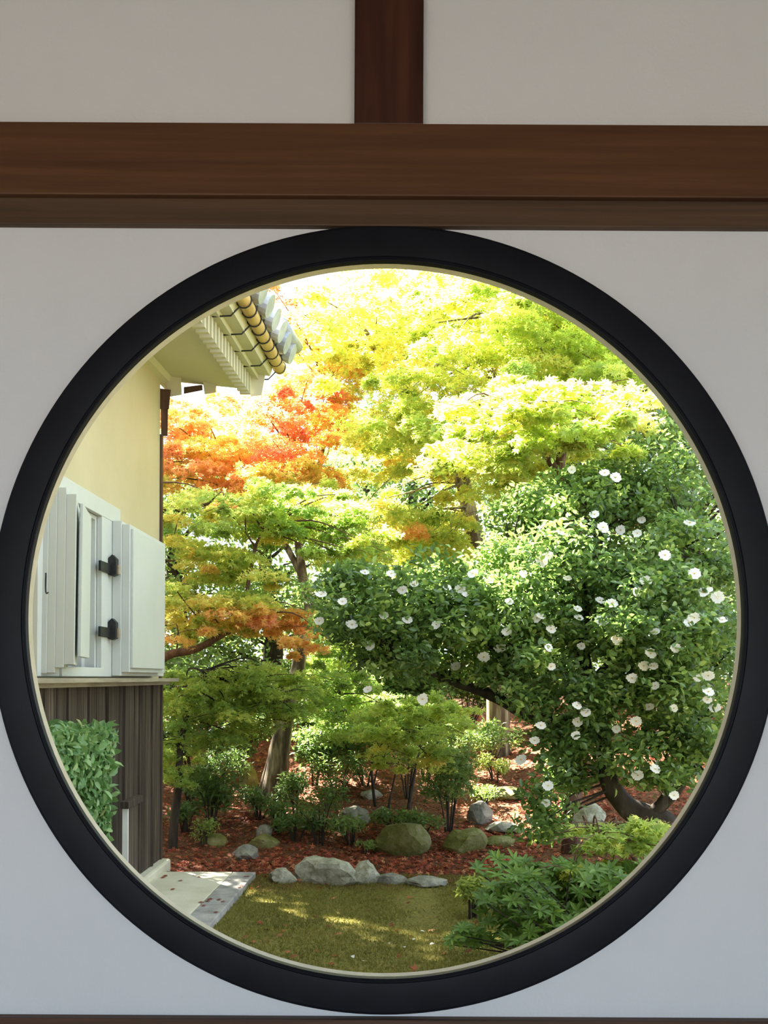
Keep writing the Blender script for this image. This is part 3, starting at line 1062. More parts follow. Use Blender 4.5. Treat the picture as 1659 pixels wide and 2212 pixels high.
def ground_scatter():
    # moss blades
    pts = []
    while len(pts) < 60000:
        y = rng.uniform(4.7, 8.25)
        x = rng.uniform(-1.35, 1.6)
        if in_lawn(x, y) and mnoise.noise(Vector((x * 1.6, y * 1.6, 5))) > -0.55 + rng.uniform(0, .3):
            pts.append((x, y, ground_z(x, y) - 0.003))
    C = np.array(pts)
    n = len(C)
    D = rng.normal(size=(n, 3)) * 0.65
    D[:, 2] = 1.0
    D = unit(D)
    Nn = unit(np.cross(D, rng.normal(size=(n, 3))))
    t = 0.45 + 0.35 * np.array([mnoise.noise(Vector((p[0] * 2.5, p[1] * 2.5, 1))) for p in pts]) + rng.normal(0, .15, n)
    o = cloud_mesh('moss_lawn', C, Nn, D, rng.uniform(0.016, 0.034, n) , t, T_BLADE_W, M['mossblade'])
    tag(o, 'low olive green moss carpet in front of the border stones', 'moss', kind='stuff')
    # red maple litter
    pts, ts = [], []
    while len(pts) < 26000:
        y = 4.8 + 11.5 * rng.uniform(0, 1) ** 0.9
        x = rng.uniform(-2.4, 3.2) * max(1.0, y / 8.5)
        if x < -1.85 and y < 8.35:
            continue
        if x < -1.03 - 0.042 * (far - y) and y < 8.02:
            continue
        dens = 0.035 + 0.965 * sstep((y - 7.75) / 0.7)
        if y < 8.2:
            dens *= 0.5 + 0.9 * max(0, mnoise.noise(Vector((x * 2, y * 2, 9))))
        dens *= 0.35 + 0.65 * sstep(0.5 + 1.4 * mnoise.noise(Vector((x * 0.8, y * 0.8, 2))))
        if y > 10:
            dens *= 0.7
        if rng.uniform() > dens:
            continue
        pts.append((x, y, ground_z(x, y) + rng.uniform(0.006, 0.03)))
        ts.append(rng.normal(0.40, 0.22))
    C = np.array(pts)
    Nn, D = frames(len(C), 1.0, 0.38)
    o = cloud_mesh('fallen_leaves', C, Nn, D, rng.uniform(0.022, 0.044, len(C)), np.array(ts), T_MAPLE5, M['litter'])
    tag(o, 'red and orange fallen maple leaves covering the ground', 'leaf litter', kind='stuff')


T_BLADE_W = (np.array([(0, -0.13, 0), (0, 0.13, 0), (1, 0, 0)]), [(0, 1, 2)])
ground_scatter()

proto = None
slab_leaves = [(354, 1897), (360, 1893), (421, 1892), (428, 1895), (389, 1904), (371, 1922), (432, 1950), (441, 1957), (452, 1943), (446, 1948), (472, 1945), (479, 1949), (515, 1918), (522, 1915), (532, 1894), (464, 1972)]
for i, (x, y) in enumerate(slab_leaves):
    d = P(x, y, 1.0)
    Y = CAMZ / (CAMZ - d.z)
    p = P(x, y, Y)
    if proto is None:
        Nn, D = np.array([[0, 0, 1.0]]), np.array([[1.0, 0, 0]])
        proto = cloud_mesh('fallen_leaf', np.zeros((1, 3)), Nn, D, 1.0, np.array([0.25]), T_MAPLE, M['litter'])
        o = proto
    else:
        o = proto.copy()
        COL.objects.link(o)
    o.location = (p.x, p.y, 0.006)
    o.rotation_euler = (random.uniform(-.15, .15), random.uniform(-.15, .15), random.uniform(0, 6.28))
    s = random.uniform(0.028, 0.038)
    o.scale = (s, s, s)
    tag(o, 'small red maple leaf fallen on the pale paved strip', 'leaf', 'fallen leaves on the paving')

# a few white petals on the moss
pp = None
for i, (x, y) in enumerate([(838, 2048), (898, 2040), (918, 2028), (784, 2088), (938, 2048), (870, 2062), (760, 2075)]):
    g = G(x, y)
    if pp is None:
        pp = cloud_mesh('fallen_petal', np.zeros((1, 3)), np.array([[0, 0, 1.0]]), np.array([[1.0, 0, 0]]), 1.0, np.array([0.6]), oval(0.36, 0.16), M['petal'])
        o = pp
    else:
        o = pp.copy()
        COL.objects.link(o)
    o.location = g + Vector((0, 0, 0.028))
    o.rotation_euler = (random.uniform(-.3, .3), random.uniform(-.3, .3), random.uniform(0, 6.28))
    s = random.uniform(0.022, 0.034)
    o.scale = (s, s, s)
    tag(o, 'white camellia petal fallen on the moss', 'petal', 'fallen petals on the moss')

# ------------------------------------------------------------------ clipped hedge by the storehouse
hb = empty('clipped_hedge', (-1.95, 5.2, -0.05), 'clipped block of light green hedge beside the dark boards', 'hedge')
def hedge():
    x1, x0 = P(250, 1650, 5.55).x - 0.075, -1.915
    z1 = P(180, 1590, 5.3).z
    y0, y1 = 4.4, 5.85
    pts, nr = [], []
    for _ in range(15000):
        f = rng.uniform()
        x, y, z = rng.uniform(x0, x1), rng.uniform(y0, y1), rng.uniform(0.0, z1)
        if f < 0.45:
            x = x1 + rng.normal(-0.02, .025); n = (1, 0, 0.3)
        elif f < 0.7:
            z = z1 + rng.normal(-0.02, .025); n = (0.1, -0.1, 1)
        elif f < 0.92:
            y = y0 + rng.normal(0.02, .025); n = (0, -1, 0.3)
        else:
            y = y1; n = (0, 1, .3)
        # softly taper to the foot
        k = 0.10 * (1 - z / z1)
        pts.append((x - k * 0.9 - 0.03, y, z)); nr.append(n)
    C = np.array(pts)
    Nn = unit(np.array(nr, float) + rng.normal(size=(len(C), 3)) * 0.55)
    D = rng.normal(size=(len(C), 3)); D[:, 2] += 0.2
    D = unit(D - Nn * np.sum(D * Nn, axis=1, keepdims=True))
    o = cloud_mesh('foliage', C, Nn, D, rng.uniform(0.045, 0.085, len(C)), rng.beta(2, 2.2, len(C)), T_OVAL, M['hedge'], hb)
    o['kind'] = 'stuff'
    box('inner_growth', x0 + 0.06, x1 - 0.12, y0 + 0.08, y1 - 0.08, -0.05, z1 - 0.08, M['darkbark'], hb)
hedge()

# ------------------------------------------------------------------ maples
g = G(590, 1722)
Y0 = g.y
make_maple('maple_tree', 'orange and red maple with a forked lichen covered trunk in mid garden', g,
           [g - Vector((0, 0, .1)), P(598, 1660, Y0), P(615, 1560, Y0 + .05), P(636, 1480, Y0 + .1), P(652, 1400, Y0 + .2), P(668, 1320, Y0 + .3), P(655, 1250, Y0 + .5), P(640, 1120, Y0 + .8), P(650, 980, Y0 + 1.2)],
           [0.16, 0.12, 0.10, 0.085, 0.075, 0.065, 0.055, 0.04, 0.02],
           [(430, 930, 121, 88, 11.0, 13.5, 62, 0.31, 165, 0.70, 0.08),
            (470, 1010, 143, 66, 11.0, 13.0, 52, 0.31, 150, 0.66, 0.10),
            (640, 920, 99, 121, 10.5, 12.5, 72, 0.29, 165, 0.80, 0.10),
            (700, 800, 88, 132, 11.5, 14.0, 62, 0.31, 150, 0.56, 0.10),
            (600, 650, 77, 55, 11.0, 13.0, 19, 0.27, 130, 0.85, 0.10),
            (640, 1060, 121, 77, 10.2, 12.0, 48, 0.29, 150, 0.55, 0.10)],
           'bark', branches=[([P(612, 1580, Y0), P(590, 1640, Y0 + .0), P(575, 1700, Y0 + .1), P(570, 1730, Y0 + .15)], [0.06, 0.07, 0.085, 0.11]),
                             ([P(655, 1250, Y0 + .5), P(600, 1150, Y0 + .8), P(520, 1050, Y0 + 1.4), P(440, 960, Y0 + 1.8)], [0.045, 0.035, 0.025, 0.012]),
                             ([P(640, 1120, Y0 + .8), P(690, 1000, Y0 + 1.2), P(720, 850, Y0 + 1.8)], [0.04, 0.03, 0.012])])

b4 = Vector((-2.55, 9.7, ground_z(-2.55, 9.7)))
make_maple('maple_tree', 'green maple turning orange whose branches reach out behind the storehouse corner', b4,
           [b4 - Vector((0, 0, .1)), b4 + Vector((0.05, 0, 0.9)), b4 + Vector((0.10, -.05, 1.7)), b4 + Vector((0.0, 0, 2.6)), b4 + Vector((0.1, 0, 3.4))],
           [0.12, 0.10, 0.09, 0.07, 0.04],
           [(470, 1130, 132, 77, 8.9, 10.4, 48, 0.24, 150, 0.30, 0.14),
            (640, 1090, 132, 66, 8.8, 10.2, 43, 0.24, 150, 0.20, 0.10),
            (740, 1150, 99, 61, 8.8, 10.0, 28, 0.23, 140, 0.20, 0.08),
            (480, 1250, 132, 66, 8.7, 10.0, 43, 0.23, 150, 0.30, 0.16),
            (560, 1330, 132, 33, 8.6, 9.6, 28, 0.20, 130, 0.66, 0.08),
            (660, 1380, 44, 61, 8.6, 9.4, 12, 0.15, 90, 0.70, 0.05),
            (420, 1340, 77, 55, 8.6, 9.6, 19, 0.20, 130, 0.50, 0.12)],
           'redbark', leaf=0.046,
           branches=[([b4 + Vector((0.08, -.03, 1.3)), P(355, 1420, 9.2), P(420, 1403, 9.1), P(480, 1372, 9.0), P(552, 1328, 9.0)], [0.05, 0.042, 0.036, 0.028, 0.018]),
                     ([P(520, 1350, 9.0), P(540, 1240, 9.1), P(552, 1180, 9.2), P(570, 1145, 9.2)], [0.02, 0.017, 0.014, 0.006]),
                     ([P(553, 1185, 9.2), P(540, 1165, 9.2), P(530, 1150, 9.2)], [0.011, 0.008, 0.004]),
                     ([b4 + Vector((0.05, 0, 2.3)), P(350, 1103, 9.3), P(400, 1102, 9.2), P(450, 1088, 9.2)], [0.04, 0.03, 0.024, 0.014])], twig_n=40)

g = G(372, 1836)
Y5 = g.y
make_maple('young_maple', 'slender green maple with a thin leaning stem next to the storehouse corner', g,
           [g - Vector((0, 0, .05)), P(378, 1760, Y5), P(386, 1690, Y5), P(390, 1610, Y5), P(410, 1520, Y5 + .1), P(440, 1450, Y5 + .2)],
           [0.05, 0.04, 0.035, 0.03, 0.024, 0.012],
           [(450, 1490, 120, 60, 8.9, 10.4, 60, 0.22, 130, 0.16, 0.06),
            (570, 1500, 110, 65, 9.0, 10.4, 54, 0.22, 130, 0.18, 0.06),
            (395, 1640, 55, 60, 8.8, 9.7, 22, 0.17, 90, 0.20, 0.05),
            (450, 1570, 110, 35, 9.0, 10.2, 24, 0.20, 110, 0.12, 0.05)],
           'darkbark', leaf=0.042, twig_n=40)

g = G(715, 1800)
b = Vector((P(715, 1700, 11.4).x, 11.4, ground_z(P(715, 1700, 11.4).x, 11.4)))
make_maple('young_maple', 'dark green maple filling the gap right of the forked trunk', b,
           [b - Vector((0, 0, .05)), P(712, 1640, 11.4), P(722, 1560, 11.4), P(735, 1490, 11.4)], [0.04, 0.035, 0.025, 0.01],
           [(740, 1530, 100, 80, 10.2, 12.2, 60, 0.24, 140, 0.08, 0.05),
            (720, 1450, 70, 70, 10.6, 12.0, 36, 0.24, 140, 0.12, 0.05)], 'darkbark', leaf=0.045, twig_n=24)

g = G(812, 1748)
Y7 = g.y
make_maple('young_maple', 'small sunlit yellow green maple sapling on thin stems at garden centre', g,
           [g - Vector((0, 0, .05)), P(806, 1700, Y7), P(803, 1650, Y7), P(815, 1600, Y7 - .1), P(850, 1560, Y7 - .3)], [0.018, 0.016, 0.014, 0.012, 0.006],
           [(850, 1560, 85, 45, 8.3, 9.8, 34, 0.18, 100, 0.24, 0.04),
            (940, 1545, 85, 50, 8.3, 9.8, 30, 0.18, 100, 0.22, 0.04),
            (890, 1640, 90, 45, 8.6, 9.8, 20, 0.16, 80, 0.30, 0.08)], 'darkbark', leaf=0.044, twig_n=24,
           branches=[([P(806, 1700, Y7), P(815, 1660, Y7 + .05), P(822, 1610, Y7)], [0.012, 0.010, 0.006]),
                     ([G(838, 1750), P(850, 1690, Y7), P(862, 1640, Y7)], [0.013, 0.010, 0.006]),
                     ([G(882, 1752), P(890, 1700, Y7), P(902, 1640, Y7), P(915, 1580, Y7)], [0.024, 0.018, 0.013, 0.008])])

b1 = Vector((1.5, 12.6, ground_z(1.5, 12.6)))
make_maple('maple_tree', 'big sunlit yellow green maple spreading over the whole top of the garden', b1,
           [b1 - Vector((0, 0, .1)), b1 + Vector((-0.05, 0, 1.2)), b1 + Vector((-.25, 0, 2.4)), b1 + Vector((-.5, -.1, 3.6)), b1 + Vector((-.6, -.2, 4.8))],
           [0.17, 0.14, 0.12, 0.09, 0.04],
           [(800, 680, 150, 110, 10.0, 14.0, 62, 0.36, 190, 0.42, 0.09),
            (1050, 670, 220, 110, 9.0, 13.0, 130, 0.34, 190, 0.34, 0.06),
            (1240, 730, 170, 120, 8.5, 12.0, 90, 0.34, 190, 0.29, 0.05),
            (850, 870, 170, 120, 9.5, 13.5, 60, 0.36, 190, 0.38, 0.08),
            (1040, 900, 180, 120, 9.2, 12.5, 58, 0.34, 190, 0.30, 0.06),
            (880, 1050, 160, 100, 10.5, 14.5, 50, 0.36, 190, 0.38, 0.11),
            (900, 1170, 120, 80, 10.5, 13.5, 50, 0.36, 180, 0.32, 0.06),
            (1200, 1020, 140, 90, 9.6, 12.0, 36, 0.34, 180, 0.27, 0.06),
            (1370, 820, 60, 80, 8.8, 11.0, 26, 0.32, 190, 0.27, 0.05)],
           'bark', leaf=0.054, twig_n=130,
           branches=[([b1 + Vector((-.25, 0, 2.4)), P(980, 1000, 12.2), P(900, 880, 12.0), P(820, 760, 12.0)], [0.08, 0.06, 0.04, 0.015]),
                     ([b1 + Vector((-.5, -.1, 3.6)), P(1060, 800, 11.5), P(1100, 680, 11.0)], [0.06, 0.04, 0.015])])

b2 = Vector((P(1235, 1300, 8.9).x, 8.9, ground_z(1.7, 8.9)))
make_maple('maple_tree', 'nearer olive tinted maple whose forked stem rises out of the camellia', b2,
           [b2 - Vector((0, 0, .1)), P(1250, 1300, 8.9), P(1240, 1150, 8.8), P(1212, 1030, 8.6), P(1213, 985, 8.55), P(1228, 925, 8.5), P(1250, 850, 8.4)],
           [0.09, 0.075, 0.065, 0.05, 0.042, 0.034, 0.015],
           [(1120, 880, 130, 70, 7.0, 8.6, 20, 0.30, 190, 0.36, 0.09),
            (1260, 890, 130, 60, 6.8, 8.4, 20, 0.30, 190, 0.32, 0.08),
            (1060, 960, 120, 50, 7.4, 9.0, 12, 0.30, 190, 0.28, 0.06),
            (1320, 950, 60, 40, 6.8, 8.0, 6, 0.26, 160, 0.22, 0.05)],
           'redbark', tmpl=T_MAPLE, leaf=0.050, twig_n=50, n_leaf_objs=280,
           branches=[([P(1212, 1030, 8.6), P(1180, 985, 8.5), P(1155, 955, 8.3), P(1120, 900, 8.0)], [0.045, 0.034, 0.024, 0.010]),
                     ([P(1214, 970, 8.55), P(1200, 930, 8.4), P(1190, 880, 8.2)], [0.03, 0.022, 0.010])])

b8 = G(1400, 1960)
b8 = Vector((1.62, 5.9, ground_z(1.62, 5.9)))
make_maple('young_maple', 'low maple sprig with pale green starry leaves below the camellia trunk', b8,
           [b8, P(1380, 1880, 5.8), P(1340, 1830, 5.7), P(1280, 1815, 5.6)], [0.016, 0.013, 0.010, 0.004],
           [(1310, 1810, 90, 28, 5.3, 5.9, 14, 0.16, 60, 0.17, 0.05),
            (1390, 1800, 55, 28, 5.3, 5.9, 8, 0.16, 60, 0.22, 0.05),
            (1280, 1870, 55, 22, 5.3, 5.8, 5, 0.14, 46, 0.28, 0.07)],
           'redbark', tmpl=T_MAPLE, leaf=0.042, twig_n=20, n_leaf_objs=220)

# ------------------------------------------------------------------ white flowering camellia
cb = Vector((P(1440, 1800, 6.9).x, 6.9, ground_z(P(1440, 1800, 6.9).x, 6.9)))
cam_root = empty('camellia_tree', cb, 'dense dark green camellia with white flowers and a curved trunk', 'tree')
TP = [cb - Vector((0, 0, .1)), P(1438, 1800, 6.9), P(1405, 1768, 6.9), P(1355, 1745, 6.9), P(1318, 1690, 6.9), P(1308, 1620, 6.95), P(1290, 1530, 7.0), P(1260, 1420, 7.1), P(1270, 1290, 7.2), P(1300, 1150, 7.3)]
tube('trunk', TP, 0, 0, M['darkbark'], cam_root, n=12, sub=6, wob=0.3, radii=[0.13, 0.11, 0.085, 0.075, 0.066, 0.062, 0.058, 0.05, 0.04, 0.02])
CB = [([P(1400, 1765, 6.9), P(1430, 1735, 6.85), P(1445, 1700, 6.85), P(1440, 1640, 6.9)], [0.06, 0.045, 0.035, 0.02]),
      ([P(1290, 1560, 7.0), P(1210, 1560, 7.1), P(1140, 1545, 7.1), P(1060, 1500, 7.1), P(970, 1470, 7.1), P(880, 1430, 7.0)], [0.05, 0.055, 0.05, 0.042, 0.034, 0.012]),
      ([P(1275, 1480, 7.1), P(1350, 1400, 7.0), P(1430, 1300, 6.9), P(1480, 1180, 6.9)], [0.045, 0.035, 0.025, 0.010]),
      ([P(1265, 1420, 7.1), P(1180, 1330, 7.2), P(1100, 1220, 7.3)], [0.04, 0.03, 0.012]),
      ([P(1430, 1740, 6.88), P(1470, 1700, 6.8), P(1520, 1600, 6.8), P(1540, 1450, 6.8)], [0.04, 0.03, 0.025, 0.012]),
      ([P(1140, 1545, 7.1), P(1060, 1400, 7.0), P(960, 1330, 6.9)], [0.03, 0.022, 0.010])]
for bp_, br in CB:
    tube('branch', bp_, 0, 0, M['darkbark'], cam_root, n=8, sub=5, wob=0.25, radii=br)
CR = [  # px centre, px radii, depth range, clumps, clump radius, leaves in each
    (770, 1300, 100, 65, 6.6, 7.6, 26, 0.17, 130), (900, 1370, 130, 70, 6.5, 7.6, 30, 0.18, 130), (960, 1270, 110, 60, 6.6, 7.6, 22, 0.18, 130),
    (1080, 1340, 120, 80, 6.4, 7.6, 28, 0.18, 130), (1150, 1160, 100, 80, 6.8, 7.8, 24, 0.18, 130), (1290, 1090, 130, 70, 6.8, 7.8, 26, 0.18, 130),
    (1250, 1230, 130, 80, 6.4, 7.6, 28, 0.18, 130), (1440, 1040, 80, 130, 7.0, 8.0, 22, 0.18, 130), (1480, 1200, 100, 90, 6.4, 7.6, 26, 0.18, 130),
    (1400, 1330, 130, 90, 6.2, 7.4, 32, 0.18, 130), (1240, 1380, 120, 80, 6.3, 7.4, 26, 0.18, 130), (1520, 1400, 80, 110, 6.2, 7.2, 20, 0.18, 130),
    (1450, 1500, 110, 70, 6.2, 7.2, 24, 0.18, 130), (1330, 1520, 90, 60, 6.3, 7.2, 16, 0.17, 120), (1190, 1480, 90, 50, 6.4, 7.4, 14, 0.16, 110),
    (1210, 1640, 55, 90, 6.5, 7.2, 18, 0.14, 100), (1180, 1760, 45, 60, 6.4, 6.9, 9, 0.13, 90), (1410, 1640, 90, 60, 6.3, 7.0, 15, 0.15, 110), (1500, 1620, 60, 80, 6.4, 7.0, 10, 0.15, 110),
    (1050, 1440, 110, 40, 6.6, 7.4, 12, 0.15, 110), (840, 1430, 70, 30, 6.7, 7.3, 7, 0.14, 90), (1260, 1590, 40, 40, 6.5, 7.1, 6, 0.14, 90)]
Cs, Ts, cc = [], [], []
for (cx, cy, rx, ry, y0, y1, npad, pr, nlv) in CR:
    for c in region(cx, cy, rx, ry, y0, y1, npad):
        r = pr * rng.uniform(0.75, 1.3)
        Cs.append(ball_points(c, (r, r, r * 0.75), nlv, 0.35))
        Ts.append(np.clip(rng.normal(0.48, 0.14), 0, 1) + rng.normal(0, 0.24, nlv))
        cc.append(Vector(c))
C, T = np.concatenate(Cs), np.concatenate(Ts)
sz = rng.uniform(0.040, 0.068, len(C))
d = np.linalg.norm(C - np.array([0, 0, CAMZ]), axis=1)
leaf_objects(C, T, sz, cam_root, 300, T_OVAL, 'camellia', 0.7)
foliage('foliage', C, sz, T, T_OVAL, M['camellia'], cam_root, 0.8, 0.7)
V, Fc = [], []
bn = smooth_path(TP, 5)[18:] + [q for bp_, _ in CB for q in smooth_path(bp_, 4)]
for c in cc[::2]:
    nb = min(bn, key=lambda q: (q - c).length)
    tube_geo([nb, (nb + c) / 2 + Vector((0, 0, .04)), c], [0.010, 0.007, 0.003], 5, V, Fc)
tw = mesh('twigs', V, Fc, M['darkbark'], cam_root, True)
tw['kind'] = 'stuff'


def flower_mesh():
    """open white blossom: seven notched cupped petals and a tuft of stamens"""
    V, Fc, Mi = [], [], []
    for k in range(7):
        a = 2 * PI * k / 7 + (0.2 if k % 2 else 0)
        L = 1.0 if k % 2 else 0.9
        ca, sa = math.cos(a), math.sin(a)
        b = len(V)
        for (r, s, z) in [(0.04, 0, 0.0), (0.45, -0.40, 0.10), (0.92, -0.36, 0.16), (0.90, 0, 0.12), (0.92, 0.36, 0.16), (0.45, 0.40, 0.10)]:
            V.append((ca * r * L - sa * s, sa * r * L + ca * s, z + 0.02 * (k % 3)))
        Fc += [(b, b + 1, b + 2, b + 3), (b, b + 3, b + 4, b + 5)]
        Mi += [0, 0]
    for k in range(8):
        a = 2 * PI * k / 8
        b = len(V)
        ca, sa = math.cos(a), math.sin(a)
        V += [(0.05 * ca - 0.05 * sa, 0.05 * sa + .05 * ca, 0.05), (0.05 * ca + 0.05 * sa, 0.05 * sa - 0.05 * ca, 0.05), (0.16 * ca, 0.16 * sa, 0.26)]
        Fc.append((b, b + 1, b + 2)); Mi.append(1)
    me = bpy.data.meshes.new('flower')
    me.from_pydata(V, [], Fc)
    me.materials.append(M['petal'])
    me.materials.append(M['stamen'])
    me.polygons.foreach_set('material_index', Mi)
    at = me.attributes.new('tint', 'FLOAT', 'FACE')
    at.data.foreach_set('value', [0.6] * len(Fc))
    return me


fm = flower_mesh()
FL = [(845, 1240), (870, 1275), (895, 1262), (788, 1237), (690, 1342), (694, 1285), (1022, 1240), (995, 1272), (1010, 1284), (966, 1270), (1172, 1212), (1185, 1200), (943, 1350), (1080, 1400),
      (795, 1490), (912, 1510), (1190, 1360), (1160, 1335), (1045, 1420), (1235, 1015), (1306, 1022), (1330, 1032), (1284, 1112), (1340, 1145), (1386, 1124), (1376, 1152), (1302, 1140), (1436, 1200), (1395, 1255), (1375, 1278),
      (1520, 1280), (1530, 1275), (1322, 1304), (1296, 1298), (1248, 1316), (1168, 1332), (1250, 1335), (1226, 1250), (1332, 1380), (1255, 1396), (1185, 1400), (1405, 1412), (1390, 1438), (1412, 1440), (1415, 1365),
      (1300, 1342), (1500, 1335), (1490, 1345), (1365, 1465), (1415, 1482), (1508, 1465), (1530, 1495), (1528, 1512), (1530, 1460), (1455, 1530), (1402, 1528), (1374, 1558), (1248, 1560), (1243, 1588), (1266, 1540), (1246, 1525),
      (1332, 1575), (1155, 1600), (1168, 1568), (1126, 1642), (1184, 1698), (1180, 1735), (1378, 1675), (1415, 1662), (1456, 1718), (1545, 1530), (1500, 1240), (1550, 1290), (1100, 1300), (1130, 1240), (880, 1340), (830, 1330), (760, 1350), (740, 1300), (1060, 1255), (1210, 1150), (1490, 1130), (1460, 1400), (1560, 1340), (1190, 1440), (985, 1440), (1095, 1365), (800, 1395)]
tree_pts = C
for i, (x, y) in enumerate(FL):
    # sits just in front of the nearest foliage along this line of sight
    dv = P(x, y, 1.0)
    px = tree_pts[:, 0] / tree_pts[:, 1]
    pz = (tree_pts[:, 2] - CAMZ) / tree_pts[:, 1]
    near = ((px - dv.x) ** 2 + (pz - (dv.z - CAMZ)) ** 2) < (22 / F) ** 2
    Y = float(np.percentile(tree_pts[near, 1], 4)) - 0.03 if near.sum() > 3 else 6.6
    o = bpy.data.objects.new('flower', fm)
    COL.objects.link(o)
    o.parent = cam_root
    o.location = P(x, y, Y) - ORG[cam_root.name]
    nrm = Vector((random.uniform(-.7, .5), -1.0, random.uniform(-.1, 1.0)))
    o.rotation_euler = nrm.to_track_quat('Z', 'Y').to_euler()
    s = random.uniform(0.034, 0.050)
    o.scale = (s, s * random.uniform(0.7, 1.0), s)

# ------------------------------------------------------------------ foreground shrub of leaf rosettes
sb = Vector((1.15, 5.2, ground_z(1.15, 5.2)))
sr = empty('rosette_shrub', sb, 'glossy dark green shrub of leaf rosettes at the lower right of the window', 'shrub')
def rosettes(regs, leafsize):
    C, D, N, T = [], [], [], []
    for (cx, cy, rx, ry, y0, y1, n) in regs:
        for c in region(cx, cy, rx, ry, y0, y1, n):
            ax = Vector((random.uniform(-.5, .4), random.uniform(-.9, .1), 1.0)).normalized()
            q = ax.to_track_quat('Z', 'Y')
            m = random.randint(7, 10)
            t0 = rng.normal(0.45, 0.15)
            a0 = random.uniform(0, 6)
            for k in range(m):
                a = a0 + 2 * PI * k / m
                d = q @ Vector((math.cos(a), math.sin(a), random.uniform(-.05, .45)))
                nn = q @ Vector((-0.4 * math.cos(a), -0.4 * math.sin(a), 1))
                d.normalize()
                nn = (nn - d * nn.dot(d)).normalized()
                C.append(np.array(c)); D.append(np.array(d)); N.append(np.array(nn)); T.append(t0 + rng.normal(0, .1))
    return np.array(C), np.array(D), np.array(N), np.array(T)


RC, RD, RN, RT = rosettes([(1120, 1960, 90, 80, 4.9, 5.6, 60), (1240, 1920, 120, 60, 4.9, 5.7, 70), (1330, 1930, 80, 60, 4.9, 5.6, 40), (1200, 2010, 130, 45, 4.8, 5.3, 50), (1100, 1880, 70, 40, 5.3, 5.9, 26),
                           (1000, 2025, 70, 20, 5.2, 5.5, 18), (1420, 1900, 60, 60, 5.0, 5.6, 24)], 0.08)
RS = rng.uniform(0.050, 0.078, len(RC))
dd = np.argsort(RC[:, 1])
var = []
for k in range(5):
    var.append(cloud_mesh('leaf', np.zeros((1, 3)), np.array([[0, 0, 1.0]]), np.array([[1.0, 0, 0]]), 1.0, np.array([0.15 + k * 0.18]), T_NARROW, M['rosette'], sr))
usedv = set()
for i in dd[:300]:
    k = int(np.clip((RT[i] - 0.15) / 0.18, 0, 4))
    if k in usedv:
        o = var[k].copy(); COL.objects.link(o); o.parent = sr
    else:
        o = var[k]; usedv.add(k)
    B = np.cross(RN[i], RD[i])
    o.location = Vector(RC[i]) - ORG[sr.name]
    o.rotation_euler = Matrix((RD[i], B, RN[i])).transposed().to_euler()
    s = float(RS[i]); o.scale = (s, s, s)
for k in range(5):
    if k not in usedv:
        bpy.data.objects.remove(var[k])
ri = dd[300:]
o = cloud_mesh('foliage', RC[ri], RN[ri], RD[ri], RS[ri], RT[ri], T_NARROW, M['rosette'], sr)
o['kind'] = 'stuff'
inner = np.concatenate([ball_points(np.array(P(x, y, Y)), (.25, .2, .16), 420, 0.1) for (x, y, Y) in ((1130, 1960, 5.3), (1240, 1940, 5.35), (1330, 1950, 5.3), (1200, 2020, 5.1), (1400, 1930, 5.4))])
o = foliage('foliage', inner, rng.uniform(.05, .08, len(inner)), rng.normal(.3, .12, len(inner)), T_NARROW, M['rosette'], sr, .7, .8)
V, Fc = [], []
for i in range(0, len(RC), 24):
    e = Vector(RC[i]); s0 = sb + Vector((random.uniform(-.25, .25), random.uniform(-.15, .2), 0))
    tube_geo([s0, (s0 + e) / 2 + Vector((0, 0, .06)), e], [0.009, 0.006, 0.003], 5, V, Fc)
tw = mesh('stems', V, Fc, M['darkbark'], sr, True); tw['kind'] = 'stuff'

# ------------------------------------------------------------------ small shrubs and herbs of the mound
def shrub(name, label, x, y, wpx, hpx, n, leaf, tint, tmpl=T_NARROW, mat='evergreen', Y=None, stems=7, shell=0.2, cat='shrub', airy=0.0):
    g = G(x, y)
    if Y:
        p = P(x, y, Y)
        g = Vector((p.x, Y, ground_z(p.x, Y)))
    sc = g.y / F
    w, h = wpx * sc / 2, hpx * sc
    root = empty(name, g, label, cat)
    V, Fc = [], []
    Cs = []
    tips = []
    for k in range(stems):
        a = random.uniform(0, 2 * PI)
        r = w * random.uniform(0.2, 0.85)
        tip = g + Vector((math.cos(a) * r, math.sin(a) * r * 0.8, h * random.uniform(0.55, 0.95)))
        tips.append(tip)
        tube_geo(smooth_path([g + Vector((math.cos(a) * .03, math.sin(a) * .03, -0.02)), (g + tip) / 2 + Vector((0, 0, h * 0.12)), tip], 4), list(np.linspace(0.010, 0.003, 9)), 5, V, Fc)
        m = n // stems
        Cs.append(ball_points(np.array(tip), (w * 0.42, w * 0.38, h * 0.28), m, shell))
    st_ = mesh('stems', V, Fc, M['darkbark'], root, True)
    st_['kind'] = 'stuff'
    C = np.concatenate(Cs)
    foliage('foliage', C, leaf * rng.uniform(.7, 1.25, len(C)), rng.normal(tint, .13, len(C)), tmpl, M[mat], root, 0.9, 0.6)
    return root


